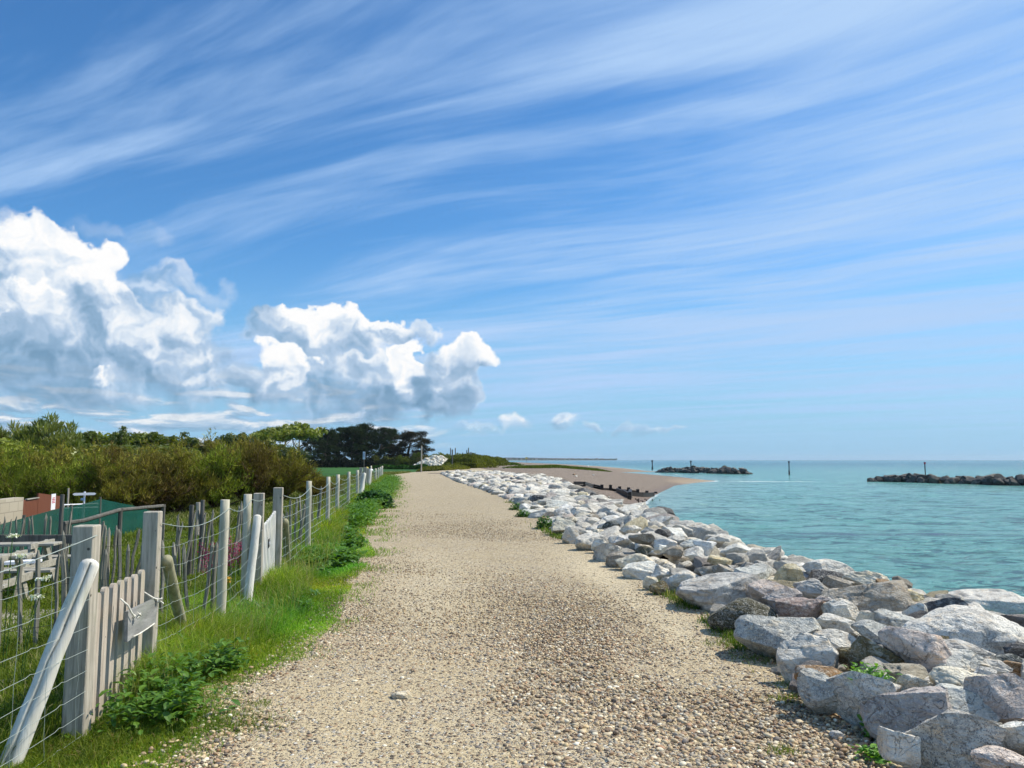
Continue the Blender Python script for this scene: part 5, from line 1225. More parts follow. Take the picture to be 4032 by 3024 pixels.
# ---- woody plants
def sticks(paths, rads, n=5): return tubes_np(paths, rads, n)
def tamarisk_mesh(seed, nst=42, spr=9000, ca=(.085, .060, .018), cb=(.15, .135, .028)):
    "unit bush about 1 high, 1.1 wide: arching stems clothed in feathery sprays"
    r_ = np.random.default_rng(seed); paths = []; rads = []; tips = []; dirs = []
    for i in range(nst):
        a = r_.uniform(0, 6.28); sp = r_.uniform(.08, .66); hh = r_.uniform(.35, 1.0) * (1 - .38 * (sp / .62) ** 2); m = 9; s_ = np.linspace(0, 1, m)
        bend = s_ ** 1.5; P = np.stack([np.cos(a) * (sp * bend), np.sin(a) * (sp * bend), hh * s_ ** .85], -1) + np.cumsum(r_.normal(0, .012, (m, 3)), 0); P[0] = (0, 0, 0); P[0, :2] += r_.normal(0, .04, 2)
        paths.append(P); rads.append(np.linspace(.017, .003, m))
        for k in range(r_.integers(4, 9)):
            j = r_.integers(3, m - 1); d = r_.normal(0, 1, 3); d[2] = abs(d[2]) * .8 + .3; d /= np.linalg.norm(d); L = r_.uniform(.10, .26)
            Q = np.stack([P[j] + d * L * q + np.array([0, 0, .04 * q * q]) for q in np.linspace(0, 1, 4)]); paths.append(Q); rads.append(np.linspace(.006, .0015, 4)); tips.append(Q); 
        tips.append(P[3:])
    Vs, Fs = sticks(paths, rads, 4)
    sel = r_.integers(0, len(tips), spr); base = np.empty((spr, 3))
    for i in range(spr):
        T = tips[sel[i]]; j = r_.integers(0, len(T)); base[i] = T[j]
    base += r_.normal(0, .028, (spr, 3)); up = base * np.array([.9, .9, 0]) * .7 + np.array([0, 0, .55]) + r_.normal(0, .30, (spr, 3)); up /= np.linalg.norm(up, axis=1)[:, None]
    L = r_.uniform(.04, .12, spr); W = r_.uniform(.003, .0075, spr); sd_ = np.cross(up, r_.normal(size=(spr, 3))); sd_ /= np.linalg.norm(sd_, axis=1)[:, None]
    A0 = base - sd_ * W[:, None]; A1 = base + sd_ * W[:, None]; A2 = base + up * L[:, None] + r_.normal(0, .008, (spr, 3))
    Vl = np.stack([A0, A1, A2], 1).reshape(-1, 3); Fl = np.arange(spr * 3).reshape(-1, 3)
    u_ = r_.random((spr, 1)); hue = SNoise(seed, 2, 5.0)(base)[:, None] * .5 + .5; col = np.array(ca) * (1 - u_ * hue) + np.array(cb) * u_ * hue; col = col * r_.uniform(.7, 1.25, (spr, 1))
    return (Vs, Fs), (Vl, Fl, np.repeat(col, 3, 0))
def crown_mesh(seed, centres, radii, per, ls, ca, cb, flat=.8, spiky=False, up=0.0):
    "leaf clumps: leaves thrown round each clump centre"
    r_ = np.random.default_rng(seed); C0 = np.repeat(np.array(centres), per, 0); Rr_ = np.repeat(np.array(radii), per)[:, None]; n = len(C0)
    u_ = r_.normal(size=(n, 3)); u_ /= np.linalg.norm(u_, axis=1)[:, None]; rad = r_.random((n, 1)) ** .45
    P = C0 + u_ * rad * Rr_ * np.array([1, 1, flat])
    nrm = u_ + r_.normal(0, .7, (n, 3)); nrm /= np.linalg.norm(nrm, axis=1)[:, None]
    a = np.cross(nrm, r_.normal(size=(n, 3))); a /= np.linalg.norm(a, axis=1)[:, None]
    if spiky: a = u_ * np.array([1, 1, .4]) + np.array([0, 0, up]) + r_.normal(0, .35, (n, 3)); a /= np.linalg.norm(a, axis=1)[:, None]
    b = np.cross(nrm, a); b /= np.linalg.norm(b, axis=1)[:, None] + 1e-9; L = ls * r_.uniform(.6, 1.4, (n, 1)); W = L * (.22 if spiky else .62)
    V = np.stack([P - a * L * .5, P + b * W * .5, P + a * L * .5, P - b * W * .5], 1).reshape(-1, 3); Fq = np.arange(n * 4).reshape(-1, 4)
    cl = r_.random((len(centres), 1)); t_ = np.clip(np.repeat(cl, per, 0) * .7 + r_.random((n, 1)) * .5 - .1, 0, 1)
    col = (np.array(ca) * (1 - t_) + np.array(cb) * t_) * r_.uniform(.75, 1.25, (n, 1))
    return V, Fq, np.repeat(col, 4, 0)
def plant_tree(name, label, cat, x, y, tr, cr, leafmat, group, barkmat=None, sc=(1, 1, 1), rz=0, crown_name='crown', stem_name='trunk', dz=0):
    root = empty(name, (x, y, h1(x, y) + dz), label, cat, group, rz); root.scale = sc
    if isinstance(tr, tuple): tr = npmesh(stem_name, tr[0], tr[1], barkmat or M_bark, True)
    if isinstance(cr, tuple): cr = npmesh(crown_name, cr[0], cr[1], leafmat, False, {'col': cr[2]})
    link(stem_name, tr, root); link(crown_name, cr, root); return root, tr, cr
TAM = []
for sd_, ca, cb in ((1, (.16, .135, .032), (.38, .36, .055)), (2, (.15, .115, .034), (.34, .30, .052)), (3, (.13, .15, .024), (.36, .42, .055))):
    s_, l_ = tamarisk_mesh(sd_, 46, 15000, ca, cb); TAM.append((npmesh('stems', s_[0], s_[1], M_twig, True), npmesh('foliage', l_[0], l_[1], M_spray, False, {'col': l_[2]})))
TL = [ # px, top py, D, width m, variant, label
 (1235,1868,34,2.4,1,'low brown tamarisk bush at the right end of the bush row'),
 (1120,1768,32,3.0,0,'tall brownish tamarisk nearest the end of the row, behind the slim fence posts'),
 (985,1740,31,3.2,1,'tamarisk with dark bare stems above the two square gateposts'),
 (860,1752,30,3.0,2,'olive green tamarisk behind the slim round post'),
 (720,1775,29,3.0,0,'brown tamarisk standing behind the second square gatepost'),
 (590,1790,28,3.0,1,'brown tamarisk between the two near square gateposts'),
 (450,1800,27,3.0,0,'brown tamarisk above the dark end of the green netting'),
 (320,1790,27,3.0,2,'greenish tamarisk behind the white signpost'),
 (190,1790,27,2.8,0,'brown tamarisk behind the brown board fence'),
 (60,1780,26,3.0,2,'olive tamarisk behind the block wall'),(-90,1770,26,3.2,1,'tamarisk cut by the left edge of the picture'),
 (1060,1790,40,3.6,2,'back row tamarisk seen between the two tallest ones on the right'),(900,1738,43,4.5,0,'back row tamarisk rising over the middle of the row'),(640,1755,42,4.4,0,'back row tamarisk left of the middle of the row'),
 (420,1760,42,4.4,1,'back row tamarisk above the netting'),(230,1765,44,4.4,0,'back row tamarisk above the brown board fence'),(40,1740,44,4.6,2,'back row bush at the far left')]
for i, (px_, top, D_, w_, v_, lab) in enumerate(TL):
    p = atD(px_, top, D_); hgt = p.z - h1(p.x, D_)
    plant_tree('tamarisk_bush', lab, 'bush', p.x, D_, TAM[v_][0], TAM[v_][1], M_spray, 'tamarisk bushes along the garden', sc=(w_ / 1.12, w_ / 1.12, hgt * 1.03), rz=random.uniform(0, 6.28), crown_name='foliage', stem_name='stems')
def broad(seed, nlimb=9, ncl=46, per=95, ls=.055, ca=(.10, .14, .015), cb=(.24, .28, .035), shape='round', spiky=False, up=0, rcl=(.07, .15)):
    r_ = np.random.default_rng(seed); paths = [np.array([(0, 0, 0), (.01, 0, .2), (0, .01, .45), (0, 0, .8)])]; rads = [np.array([.03, .024, .016, .006])]; cen = []; rr_ = []
    for i in range(nlimb):
        a = r_.uniform(0, 6.28); z0 = r_.uniform(.12, .5); L = r_.uniform(.22, .42); e = np.array([np.cos(a) * L, np.sin(a) * L, z0 + r_.uniform(.15, .4)])
        paths.append(np.array([(0, 0, z0), e * np.array([.5, .5, .0]) + np.array([0, 0, z0 + .1]), e])); rads.append(np.array([.014, .009, .003]))
    for i in range(ncl):
        u_ = r_.normal(size=3); u_ /= np.linalg.norm(u_); u_ *= r_.uniform(.45, 1) 
        if shape == 'round': c = np.array([u_[0] * .42, u_[1] * .42, .60 + u_[2] * .34])
        elif shape == 'column': c = np.array([u_[0] * .2, u_[1] * .2, .55 + u_[2] * .42])
        elif shape == 'flat': c = np.array([u_[0] * .46, u_[1] * .46, .82 + u_[2] * .13])
        elif shape == 'low': c = np.array([u_[0] * .5, u_[1] * .5, .45 + abs(u_[2]) * .40])
        cen.append(c); rr_.append(r_.uniform(*rcl))
    return sticks(paths, rads, 5), crown_mesh(seed, cen, rr_, per, ls, ca, cb, spiky=spiky, up=up)
def cypress(seed, lean=.12, ca=(.010, .018, .007), cb=(.045, .072, .020), lo=.30, ncl=92, bare=True, wid=.46):
    "wind shaped cypress: bare leaning trunks, flat plates of dark foliage swept to one side"
    r_ = np.random.default_rng(seed); paths = []; rads = []; cen = []; rr_ = []
    for s_ in range(r_.integers(2, 4)):
        a = r_.uniform(-.10, .10); q = np.linspace(0, 1, 6); paths.append(np.stack([a + lean * q * q + r_.normal(0, .008, 6), r_.uniform(-.08, .08) + 0 * q, q * .85], -1)); rads.append(np.linspace(.024, .006, 6))
    for i in range(ncl):
        z = lo + (1 - lo) * r_.random() ** .8; f = (z - lo) / (1 - lo); rad = wid * math.sqrt(max(0.02, 1 - abs(f - .35) ** 1.7 / .62)) * r_.uniform(.3, 1); a = r_.uniform(0, 6.28)
        c = np.array([np.cos(a) * rad + lean * z, np.sin(a) * rad * .8, z * .93]); cen.append(c); rr_.append(r_.uniform(.07, .13))
        if i % 5 == 0: paths.append(np.array([(lean * z * .7, 0, z * .72), c * .5 + np.array([lean * z * .35, 0, z * .40]), c])); rads.append(np.array([.010, .006, .002]))
    return sticks(paths, rads, 5), crown_mesh(seed, cen, rr_, 130, .050, ca, cb, flat=.55, spiky=True, up=.42)
def mk(fn, *a, lm=None, **k):
    s_, l_ = fn(*a, **k); return npmesh('trunk', s_[0], s_[1], M_bark, True), npmesh('crown', l_[0], l_[1], lm or M_leaf, False, {'col': l_[2]})
YG = ((.13, .165, .018), (.30, .33, .045)); MG = ((.065, .095, .014), (.17, .20, .03)); DG = ((.020, .038, .010), (.06, .09, .018)); BG = ((.09, .085, .02), (.18, .16, .04))
K = {'yg': mk(broad, 11, ca=YG[0], cb=YG[1]), 'mg': mk(broad, 12, ca=MG[0], cb=MG[1]), 'dg': mk(broad, 13, ca=DG[0], cb=DG[1]), 'bg': mk(broad, 14, ca=BG[0], cb=BG[1], shape='low', ncl=60),
     'col': mk(broad, 15, ca=MG[0], cb=MG[1], shape='column', ncl=40), 'wil': mk(broad, 16, ca=(.12, .15, .03), cb=(.27, .29, .08), shape='round', spiky=True, up=1.2, ls=.075, ncl=70, per=70, rcl=(.06, .12)),
     'umb': mk(broad, 17, ca=YG[0], cb=YG[1], shape='flat', ncl=40, nlimb=14), 'low': mk(broad, 18, ca=MG[0], cb=(.22, .24, .035), shape='low', ncl=60),
     'c1': mk(cypress, 21, .12, lo=.22, lm=M_needle), 'c2': mk(cypress, 22, .05, lo=.10, lm=M_needle), 'c3': mk(cypress, 23, .16, lo=.30, lm=M_needle), 'cb': mk(cypress, 24, .16, (.020, .016, .008), (.060, .052, .018), .06, 110, wid=.5, lm=M_needle),
     'p1': mk(cypress, 25, .0, lo=.12, ncl=60, lm=M_needle)}
TR = [ # px, top, D, width m, kind, label, category
 (180,1628,52,5.0,'wil','tall spiky pale green tree rising highest at the far left','tree'),(30,1660,52,4.6,'wil','pale spiky tree at the left edge of the picture','tree'),(100,1668,54,3.4,'wil','small spiky tree left of the tallest pale one','tree'),(262,1678,55,3.0,'wil','thin spiky tree right of the tallest pale one','tree'),
 (90,1730,48,6.0,'yg','rounded yellow green bush tree below the spiky ones','tree'),(-60,1700,48,6,'yg','yellow green tree cut by the left edge','tree'),(230,1745,50,5.5,'low','olive green bush under the thin spiky tree','bush'),
 (350,1692,88,9,'mg','rounded green tree right of the spiky ones','tree'),(440,1680,90,7,'yg','rounded light green tree left of the narrow pointed one','tree'),(480,1674,86,4,'col','narrow pointed tree on the skyline','tree'),(540,1682,92,8,'yg','rounded light green tree right of the narrow pointed one','tree'),
 (610,1696,92,8,'mg','flat topped green tree above the dark spreading pine','tree'),(680,1705,95,7,'bg','brownish green tree between the two dark pines','tree'),(735,1697,92,5,'col','thin brownish tree beside the small dark pine','tree'),(800,1716,95,8,'bg','low brownish tree right of the small dark pine','tree'),(390,1740,75,8,'mg','mid green bush in front of the skyline trees, left','bush'),(520,1745,72,9,'mg','mid green bush in front of the skyline trees, middle','bush'),(620,1765,66,8,'low','olive bush before the dark spreading pine','bush'),(760,1755,66,8,'low','olive bush right of the dark spreading pine','bush'),
 (600,1742,82,6.5,'p1','dark spreading pine low in the hedge line','pine'),(740,1722,84,3.2,'p1','small dark pine on the skyline','pine'),
 (915,1702,115,7,'dg','dark green round tree left of the yellow umbrella trees','tree'),(950,1697,118,6,'mg','green tree touching the dark round one','tree'),(985,1716,112,6,'dg','darker low tree behind the highest tamarisk','tree'),(1020,1722,116,6,'mg','green tree left of the first umbrella tree','tree'),
 (1060,1688,150,8,'umb','yellow green umbrella tree, leftmost of the three','tree'),(1125,1680,152,9.5,'umb','yellow green umbrella tree, middle one of the three','tree'),(1180,1668,155,11,'umb','yellow green umbrella tree, tallest of the three','tree'),
 (1080,1745,140,9,'mg','bushy green tree under the umbrella trees','tree'),(1150,1765,140,9,'dg','dark bushy tree under the tallest umbrella tree','tree'),
 (1232,1700,235,13,'c2','dark cypress at the left end of the cypress grove','cypress'),(1278,1684,240,15,'c1','second dark cypress of the grove, with bare trunks showing','cypress'),(1330,1682,250,17,'c3','dark cypress of the grove left of the signpost','cypress'),(1382,1672,245,17,'c1','wide dark cypress right above the path signpost','cypress'),(1440,1666,248,18,'c2','tallest dark cypress in the grove','cypress'),(1492,1682,250,15,'c3','dark cypress right of the tallest one','cypress'),(1528,1684,262,13,'c1','dark cypress at the right end of the grove, before the gap','cypress'),
 (1600,1694,240,15.5,'cb','brown tinged cypress standing apart on the right, foliage down to the ground','cypress'),(1410,1700,275,16,'c3','dark cypress deeper in the grove behind the tallest one','cypress'),(1300,1705,278,16,'c2','dark cypress deeper in the grove on the left side','cypress')]
for (px_, top, D_, w_, k_, lab, cat) in TR:
    p = atD(px_, top, D_); hgt = p.z - h1(p.x, D_); tr, cr = K[k_]
    if cat == 'cypress' and k_ != 'cb': w_ *= .70
    base_w = {'col': .5, 'umb': 1.05, 'c1': 1.0, 'c2': .95, 'c3': 1.0, 'cb': 1.05, 'p1': .95}.get(k_, .98)
    if k_ == 'col': base_w = .95
    nm = {'pine': 'pine_tree', 'cypress': 'cypress_tree', 'bush': 'green_bush', 'tree': 'hedgerow_tree'}[cat]
    rz_ = random.uniform(-.35, .35) if k_[0] == 'c' and k_ != 'col' else random.uniform(0, 6.28)
    plant_tree(nm, lab, cat, p.x, D_, tr, cr, None, {'cypress': 'cypress grove beyond the field', 'tree': 'trees along the skyline', 'bush': 'green bushes along the garden', 'pine': 'dark pines in the hedge line'}[cat], sc=(w_ / base_w, w_ / base_w, hgt * 1.02), rz=rz_)
# hedges: box of leaves with an uneven top
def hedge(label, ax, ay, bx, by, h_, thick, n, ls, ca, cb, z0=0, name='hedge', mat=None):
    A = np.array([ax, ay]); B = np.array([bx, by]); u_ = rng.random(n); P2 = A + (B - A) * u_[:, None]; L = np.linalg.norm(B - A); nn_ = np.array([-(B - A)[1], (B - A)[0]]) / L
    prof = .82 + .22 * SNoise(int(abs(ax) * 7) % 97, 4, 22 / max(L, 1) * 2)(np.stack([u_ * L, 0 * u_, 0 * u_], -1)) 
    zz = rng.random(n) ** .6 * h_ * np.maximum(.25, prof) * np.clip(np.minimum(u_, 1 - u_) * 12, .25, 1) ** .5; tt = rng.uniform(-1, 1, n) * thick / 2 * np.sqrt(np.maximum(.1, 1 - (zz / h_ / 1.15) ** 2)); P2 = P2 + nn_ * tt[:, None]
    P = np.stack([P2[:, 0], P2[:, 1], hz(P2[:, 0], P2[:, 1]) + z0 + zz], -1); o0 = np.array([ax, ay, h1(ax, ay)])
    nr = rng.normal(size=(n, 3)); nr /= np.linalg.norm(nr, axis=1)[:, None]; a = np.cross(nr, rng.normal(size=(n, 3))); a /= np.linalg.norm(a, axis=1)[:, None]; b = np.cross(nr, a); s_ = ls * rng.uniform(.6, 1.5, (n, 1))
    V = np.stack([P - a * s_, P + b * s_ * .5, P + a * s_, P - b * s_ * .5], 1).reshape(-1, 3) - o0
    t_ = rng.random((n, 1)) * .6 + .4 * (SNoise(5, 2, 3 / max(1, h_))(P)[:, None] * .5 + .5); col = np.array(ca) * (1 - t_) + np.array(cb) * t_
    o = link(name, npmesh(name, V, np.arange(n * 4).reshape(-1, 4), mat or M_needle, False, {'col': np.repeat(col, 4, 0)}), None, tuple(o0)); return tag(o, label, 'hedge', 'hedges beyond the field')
def X0(px, D): return atD(px, 1900, D).x
hedge('long clipped olive hedge in front of the brown tinged cypress', X0(1455, 232), 232, X0(1705, 226), 226, 3.5, 5, 16000, .28, (.050, .060, .012), (.12, .13, .025))
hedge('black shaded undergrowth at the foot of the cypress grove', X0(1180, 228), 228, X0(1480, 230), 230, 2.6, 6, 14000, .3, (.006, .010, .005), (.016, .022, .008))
hedge('low bright green hedge edging the field in front of the rock pile', X0(1452, 190), 190, X0(1790, 178), 178, 1.1, 3, 12000, .16, (.020, .075, .010), (.055, .14, .016))
USE_HAZE = True
# ---------------------------------------------------------------- field edge, beach, sea marks, far shore
def onland(px, py):
    z = 0.0
    for _ in range(25):
        p = at(px, py, z); z = .5 * z + .5 * h1(p.x, p.y)
    return at(px, py, z)
def pole(px, top, base_y, D, r, mat, label, cat='pole', zb=None, group=None, name='pole'):
    p = atD(px, top, D); g_ = h1(p.x, D) if zb is None else zb
    b = MB(); b.tube([(0, 0, -.3), (0, 0, (p.z - g_) * .5), (0, 0, p.z - g_)], [r, r * .95, r * .9], 8); o = b.build(name, mat, None); o.location = (p.x, D, g_); return tag(o, label, cat, group)
# path sign and bin by the far gateposts
p = atD(1434, 1778, 43); g_ = h1(p.x, 43); s_ = empty('path_sign', (p.x, 43, g_), 'tall narrow notice on a post beyond the far gateposts', 'sign')
b = MB(); b.tube([(0, 0, 0), (0, 0, p.z - g_)], .03, 8); b.build('pole', M_darkwood, s_)
b = MB(); b.box((0, -.04, p.z - g_ - .22), (.13, .03, .42), bev=.004); b.build('notice_board', plain('pale_blue_notice', (.50, .62, .70), .5, var=.1), s_)
b = MB(); b.box((.0, -.06, p.z - g_ - .20), (.07, .008, .22)); b.build('print_panel', plain('blue_print', (.25, .36, .50), .5), s_)
p = atD(1442, 1828, 43.5); g_ = h1(p.x, 43.5); s_ = empty('waste_bin', (p.x, 43.5, g_), 'black bin with a yellow top beside the far gateposts', 'bin')
b = MB(); b.tube([(0, 0, 0), (0, 0, .7), (0, 0, 1.05)], [.16, .19, .19], 14); b.build('bin_body', M_iron, s_)
b = MB(); b.tube([(.06, 0, 1.05), (.06, 0, 1.22), (.04, 0, 1.30)], [.11, .09, .03], 10); b.build('bin_top', plain('yellow_plastic', (.65, .48, .08), .5), s_)
# dog bowl shaped white float hung on the last post bay
V, Fc = ICO[2]; p = atD(1463, 1852, 41.5); o = link('float', npmesh('float', V * .085, Fc, M_wht, True), None, p); tag(o, 'white ball float hanging on the far fence post', 'float')
pole(1660, 1755, 1857, 103, .09, M_pick, 'tall pale wooden pole at the end of the gravel, left of the boulder end', 'pole')
pole(1781, 1770, 1835, 140, .13, M_darkwood, 'dark pole standing in front of the rock heap', 'pole')
for (px_, t_, D_, lab) in ((1774, 1764, 200, 'thin dark pole, left one of the pair behind the rock heap'), (1793, 1764, 205, 'thin dark pole, right one of the pair behind the rock heap'), (1822, 1782, 170, 'short thin pole right of the green cover'), (1838, 1772, 190, 'thin pole at the right end of the mound, shorter of two'), (1845, 1763, 195, 'thin pole at the right end of the mound, taller of two')):
    pole(px_, t_, 0, D_, .13, M_darkwood, lab, 'pole')
# rock heap beyond the field
VV = []; FF = []; CC = []; nb_ = 0
cxh, cyh = X0(1716, 214), 214.0
for i in range(620):
    a = rng.uniform(0, 6.28); q = rng.random() ** .5; u_ = np.array([math.cos(a) * q, math.sin(a) * q]); zt = 3.1 * (1 - q ** 1.5) * (1 + .1 * math.sin(a * 3)); z = zt * rng.random() ** .35; r = rng.uniform(.32, .62)
    V, Fc = rock_verts(60 + i % 9, 2, .8); th_ = rng.uniform(0, 6.28); c, s = math.cos(th_), math.sin(th_); V = V * np.array([r * 1.2, r, r * .8]); V = np.stack([V[:, 0] * c - V[:, 1] * s, V[:, 0] * s + V[:, 1] * c, V[:, 2]], -1) + np.array([cxh + u_[0] * 6.3, cyh + u_[1] * 5, h1(cxh, cyh) + z + .2])
    VV.append(V); FF.append(Fc + nb_); nb_ += len(V); CC.append(np.repeat(np.array([RC[['white', 'white', 'pale', 'cream', 'grey'][i % 5]]]) * rng.uniform(.9, 1.15), len(V), 0))
o = link('rock_rubble', npmesh('rock_rubble', np.concatenate(VV), np.concatenate(FF), M_rub, True, {'col': np.concatenate(CC)})); tag(o, kind='stuff')
# green covered container
p = atD(1803, 1815, 196); g_ = h1(p.x, 196); s_ = empty('covered_container', (p.x, 196, g_), 'low teal green covered container beside the rock heap', 'container')
b = MB(); b.box((0, 0, 1.3), (2.5, 1.6, 1.4), bev=.08); b.build('box', plain('dark_teal', (.02, .07, .07)), s_)
b = MB(); b.prism([(-1.35, 0), (1.35, 0), (1.3, .22), (.9, .38), (-.9, .38), (-1.3, .22)], 1.8, Matrix(((1, 0, 0), (0, 0, 1), (0, 1, 0))), (0, 0, 2.0)); b.build('cover', plain('teal_cover', (.04, .17, .16)), s_)
# mound with scrub at the end of the field
random.seed(5)
hedge('brown and green scrub on the near slope of the mound at the field end', X0(1690, 118), 120, X0(1800, 134), 134, .8, 5, 12000, .13, (.10, .11, .03), (.22, .22, .05), name='scrub', mat=M_scrub)
hedge('olive scrub over the top of the mound beside the dark pole', X0(1806, 150), 150, X0(1895, 160), 160, 2.6, 8, 16000, .17, (.085, .095, .02), (.19, .21, .04), name='scrub', mat=M_scrub)
hedge('dark scrub falling to the gravel at the right end of the mound', X0(1815, 190), 190, X0(1945, 215), 215, 2.6, 10, 16000, .2, (.07, .08, .02), (.15, .17, .035), name='scrub', mat=M_scrub)
hedge('low green dune grass beyond the right end of the mound', X0(1890, 235), 235, X0(1975, 225), 225, 1.0, 18, 9000, .16, (.045, .08, .014), (.11, .16, .03), name='dune_grass_patch', mat=M_scrub)
hedge('flat green grass patch on top of the shingle beach', X0(2045, 150), 150, X0(2345, 172), 172, .55, 9, 16000, .11, (.045, .075, .012), (.12, .16, .03), name='dune_grass_patch', mat=M_scrub)
hedge('olive brush behind the rock heap under the poles', X0(1560, 228), 226, X0(1790, 232), 232, 4.0, 6, 12000, .2, (.05, .075, .016), (.12, .15, .035), name='scrub', mat=M_scrub)
for (px_, t_, D_, w_, lab) in ((1735, 1777, 222, 8, 'bright green bush behind the left half of the rock heap'), (1770, 1782, 224, 7, 'bright green bush behind the right half of the rock heap'), (1812, 1779, 200, 6.5, 'green bush on the mound between the thin poles'), (1668, 1785, 226, 5, 'dull bush at the foot of the brown tinged cypress')):
    p = atD(px_, t_, D_); hgt = p.z - h1(p.x, D_); tr, cr = K['low' if px_ != 1668 else 'bg']; plant_tree('green_bush', lab, 'bush', p.x, D_, tr, cr, None, 'bushes round the rock heap', sc=(w_, w_, hgt), rz=random.uniform(0, 6))
# far blue grey building beyond the mound
p = atD(1851, 1783, 1400); s_ = empty('flat_roofed_building', (p.x, 1400, -1), 'far blue grey flat roofed building just above the mound', 'building')
M_far = plain('grey_render', (.30, .33, .36)); b = MB(); b.box((0, 0, 7), (9, 8, 14 + (p.z - 14) * .9)); b.build('wall', M_far, s_); b = MB(); b.box((1, 0, p.z + 1.2), (4, 4, 2.5)); b.build('roof_block', M_far, s_)

# groyne
def groyne(label, pts, hts, posts, name='timber_groyne', th=.16):
    P = [onland(*q) for q in pts]; root = empty(name, P[0], label, 'groyne', 'timber groynes on the beach')
    for i in range(len(P) - 1):
        b = MB(); A, B = P[i] - root.location, P[i + 1] - root.location; d = B - A
        for k_ in range(2):
            h_ = hts[i] * .48; zz = h_ * .5 + k_ * h_ * 1.03 - .05
            b.beam(A + Vector((0, random.uniform(-.03, .03), zz)), B + Vector((0, 0, zz + random.uniform(-.05, .05))), h_, th)
        b.build('plank_wall', M_groyne, root)
    for (px_, py_, top) in posts:
        q = onland(px_, py_); tp_ = atD(px_, top, q.y); b = MB(); b.box((0, 0, (tp_.z - q.z) / 2 - .3), (.30, .30, tp_.z - q.z + .6)); o = b.build('pile', M_groyne, root); o.location = q - root.location
    return root
M_groyne = plain('wet_black_timber', (.026, .019, .014), .6, .4, .4, 3)
groyne('short stub of dark groyne high on the beach, near the far end of the boulders', [(2046, 1880), (2060, 1884), (2084, 1886), (2086, 1894), (2120, 1893)], [.1, .25, .15, .12], [(2046, 1880, 1860), (2084, 1889, 1884)])
groyne('long dark timber groyne stepping down the beach into the sea', [(2190, 1904), (2262, 1911), (2300, 1915), (2335, 1919), (2370, 1928), (2405, 1931), (2445, 1938), (2510, 1945), (2545, 1944)], [.16, .30, .35, .45, .2, .3, .4, .2], [(2190, 1904, 1894), (2227, 1908, 1894), (2335, 1919, 1908), (2370, 1928, 1908), (2404, 1931, 1909), (2440, 1938, 1915), (2475, 1942, 1919), (2511, 1946, 1926), (2547, 1945, 1932), (2582, 1942, 1936)])
groyne('heavy black weed covered groyne end lying at the waters edge', [(2430, 1938), (2455, 1950), (2480, 1964), (2483, 1952), (2530, 1956), (2575, 1955)], [.35, .5, .6, .3, .3], [(2478, 1966, 1950)], th=.45)
for i, (px_, py_, tp_) in enumerate(((2488, 1972, 1958), (2503, 1976, 1962), (2509, 1980, 1965), (2515, 1984, 1963), (2524, 1977, 1970), (2531, 1984, 1971), (2535, 1985, 1975), (2540, 1970, 1964), (2546, 1973, 1967), (2569, 1971, 1965), (2598, 1970, 1967))):
    q = at(px_, py_, SEA); t_ = atD(px_, tp_, q.y); b = MB(); b.tube([(0, 0, -.4), (0, 0, t_.z - SEA)], .06, 6); o = b.build('stake', M_groyne, None); o.location = (q.x, q.y, SEA)
    tag(o, 'thin black stake standing in the shallow water off the groyne end', 'stake', 'stakes in the shallows')
# small things lying on the shingle
for i, (px_, py_, w_, c_, lab) in enumerate(((2260, 1870, 14, 'orange', 'orange stone among a few stones in the middle of the beach'), (2268, 1876, 12, 'white', 'white stone lying below the orange one on the beach'), (2337, 1871, 9, 'white', 'small white stone right of the orange stones on the beach'), (2284, 1921, 8, 'white', 'white stone below the long groyne'), (2397, 1959, 9, 'white', 'white stone near the water below the groyne'), (2316, 1837, 8, 'white', 'white stone at the right end of the beach grass'), (2672, 1896, 0, '', ''), (1912, 1926, 0, '', ''), (1984, 1845, 9, 'dark', 'dark lump of driftwood on the shingle above the boulder end'), (2155, 1823, 16, 'green', 'dark tuft on the skyline of the beach'))):
    if not w_: continue
    q = onland(px_, py_); wm = w_ / F * q.y; V, Fc = rock_verts(70 + i, 2, .6); o = link('beach_stone', npmesh('beach_stone', V * np.array([wm / 2, wm * .4, wm * .3]), Fc, M_rock, True), None, (q.x, q.y, q.z + wm * .15)); o.color = (*RC[c_], 1); o['speckle'] = .1; tag(o, lab, 'stone')

# breakwaters of dark rock
bw_me = [npmesh('breakwater_rock', *(rock_verts(400 + i, 3, .85)), M_rock, True) for i in range(10)]
def breakwater(x0, d0, x1, d1, w_, top, n, rs, lab, group):
    A = np.array([X0(x0, d0), d0]); B = np.array([X0(x1, d1), d1]); d = (B - A); L = np.linalg.norm(d); nn_ = np.array([-d[1], d[0]]) / L
    for i in range(n):
        u_ = (i * .61803) % 1; lay = i / n; t_ = r2.uniform(-1, 1); side = 1 - abs(t_); end = min(1, min(u_, 1 - u_) * 12 + .15)
        r = rs * r2.uniform(.7, 1.25); p = A + d * u_ + nn_ * t_ * w_ / 2; z = SEA + (top * side ** .6 * end) * r2.uniform(.55, 1.0) - r * .15
        o = link('breakwater_rock', bw_me[r2.integers(0, 10)], None, (p[0], p[1], z), (r2.normal(0, .4), r2.normal(0, .4), r2.uniform(0, 6.28))); o.scale = (r * 1.25, r, r * .8)
        c = np.array(RC['dark' if r2.random() < .75 else 'brown']) * r2.uniform(.12, .34); o.color = (*c, 1); o['speckle'] = .1
        part = 'left end' if u_ < .25 else 'middle' if u_ < .7 else 'right end'
        tag(o, f'{lab}, {part} of it', 'rock', group)
breakwater(3450, 138, 4500, 104, 3.4, 1.15, 150, .72, 'black wet rock in the nearer breakwater cut by the right edge', 'rocks of the nearer breakwater')
breakwater(2602, 236, 2945, 206, 4.0, 1.45, 95, .8, 'black wet rock in the small far breakwater out at sea', 'rocks of the far breakwater')
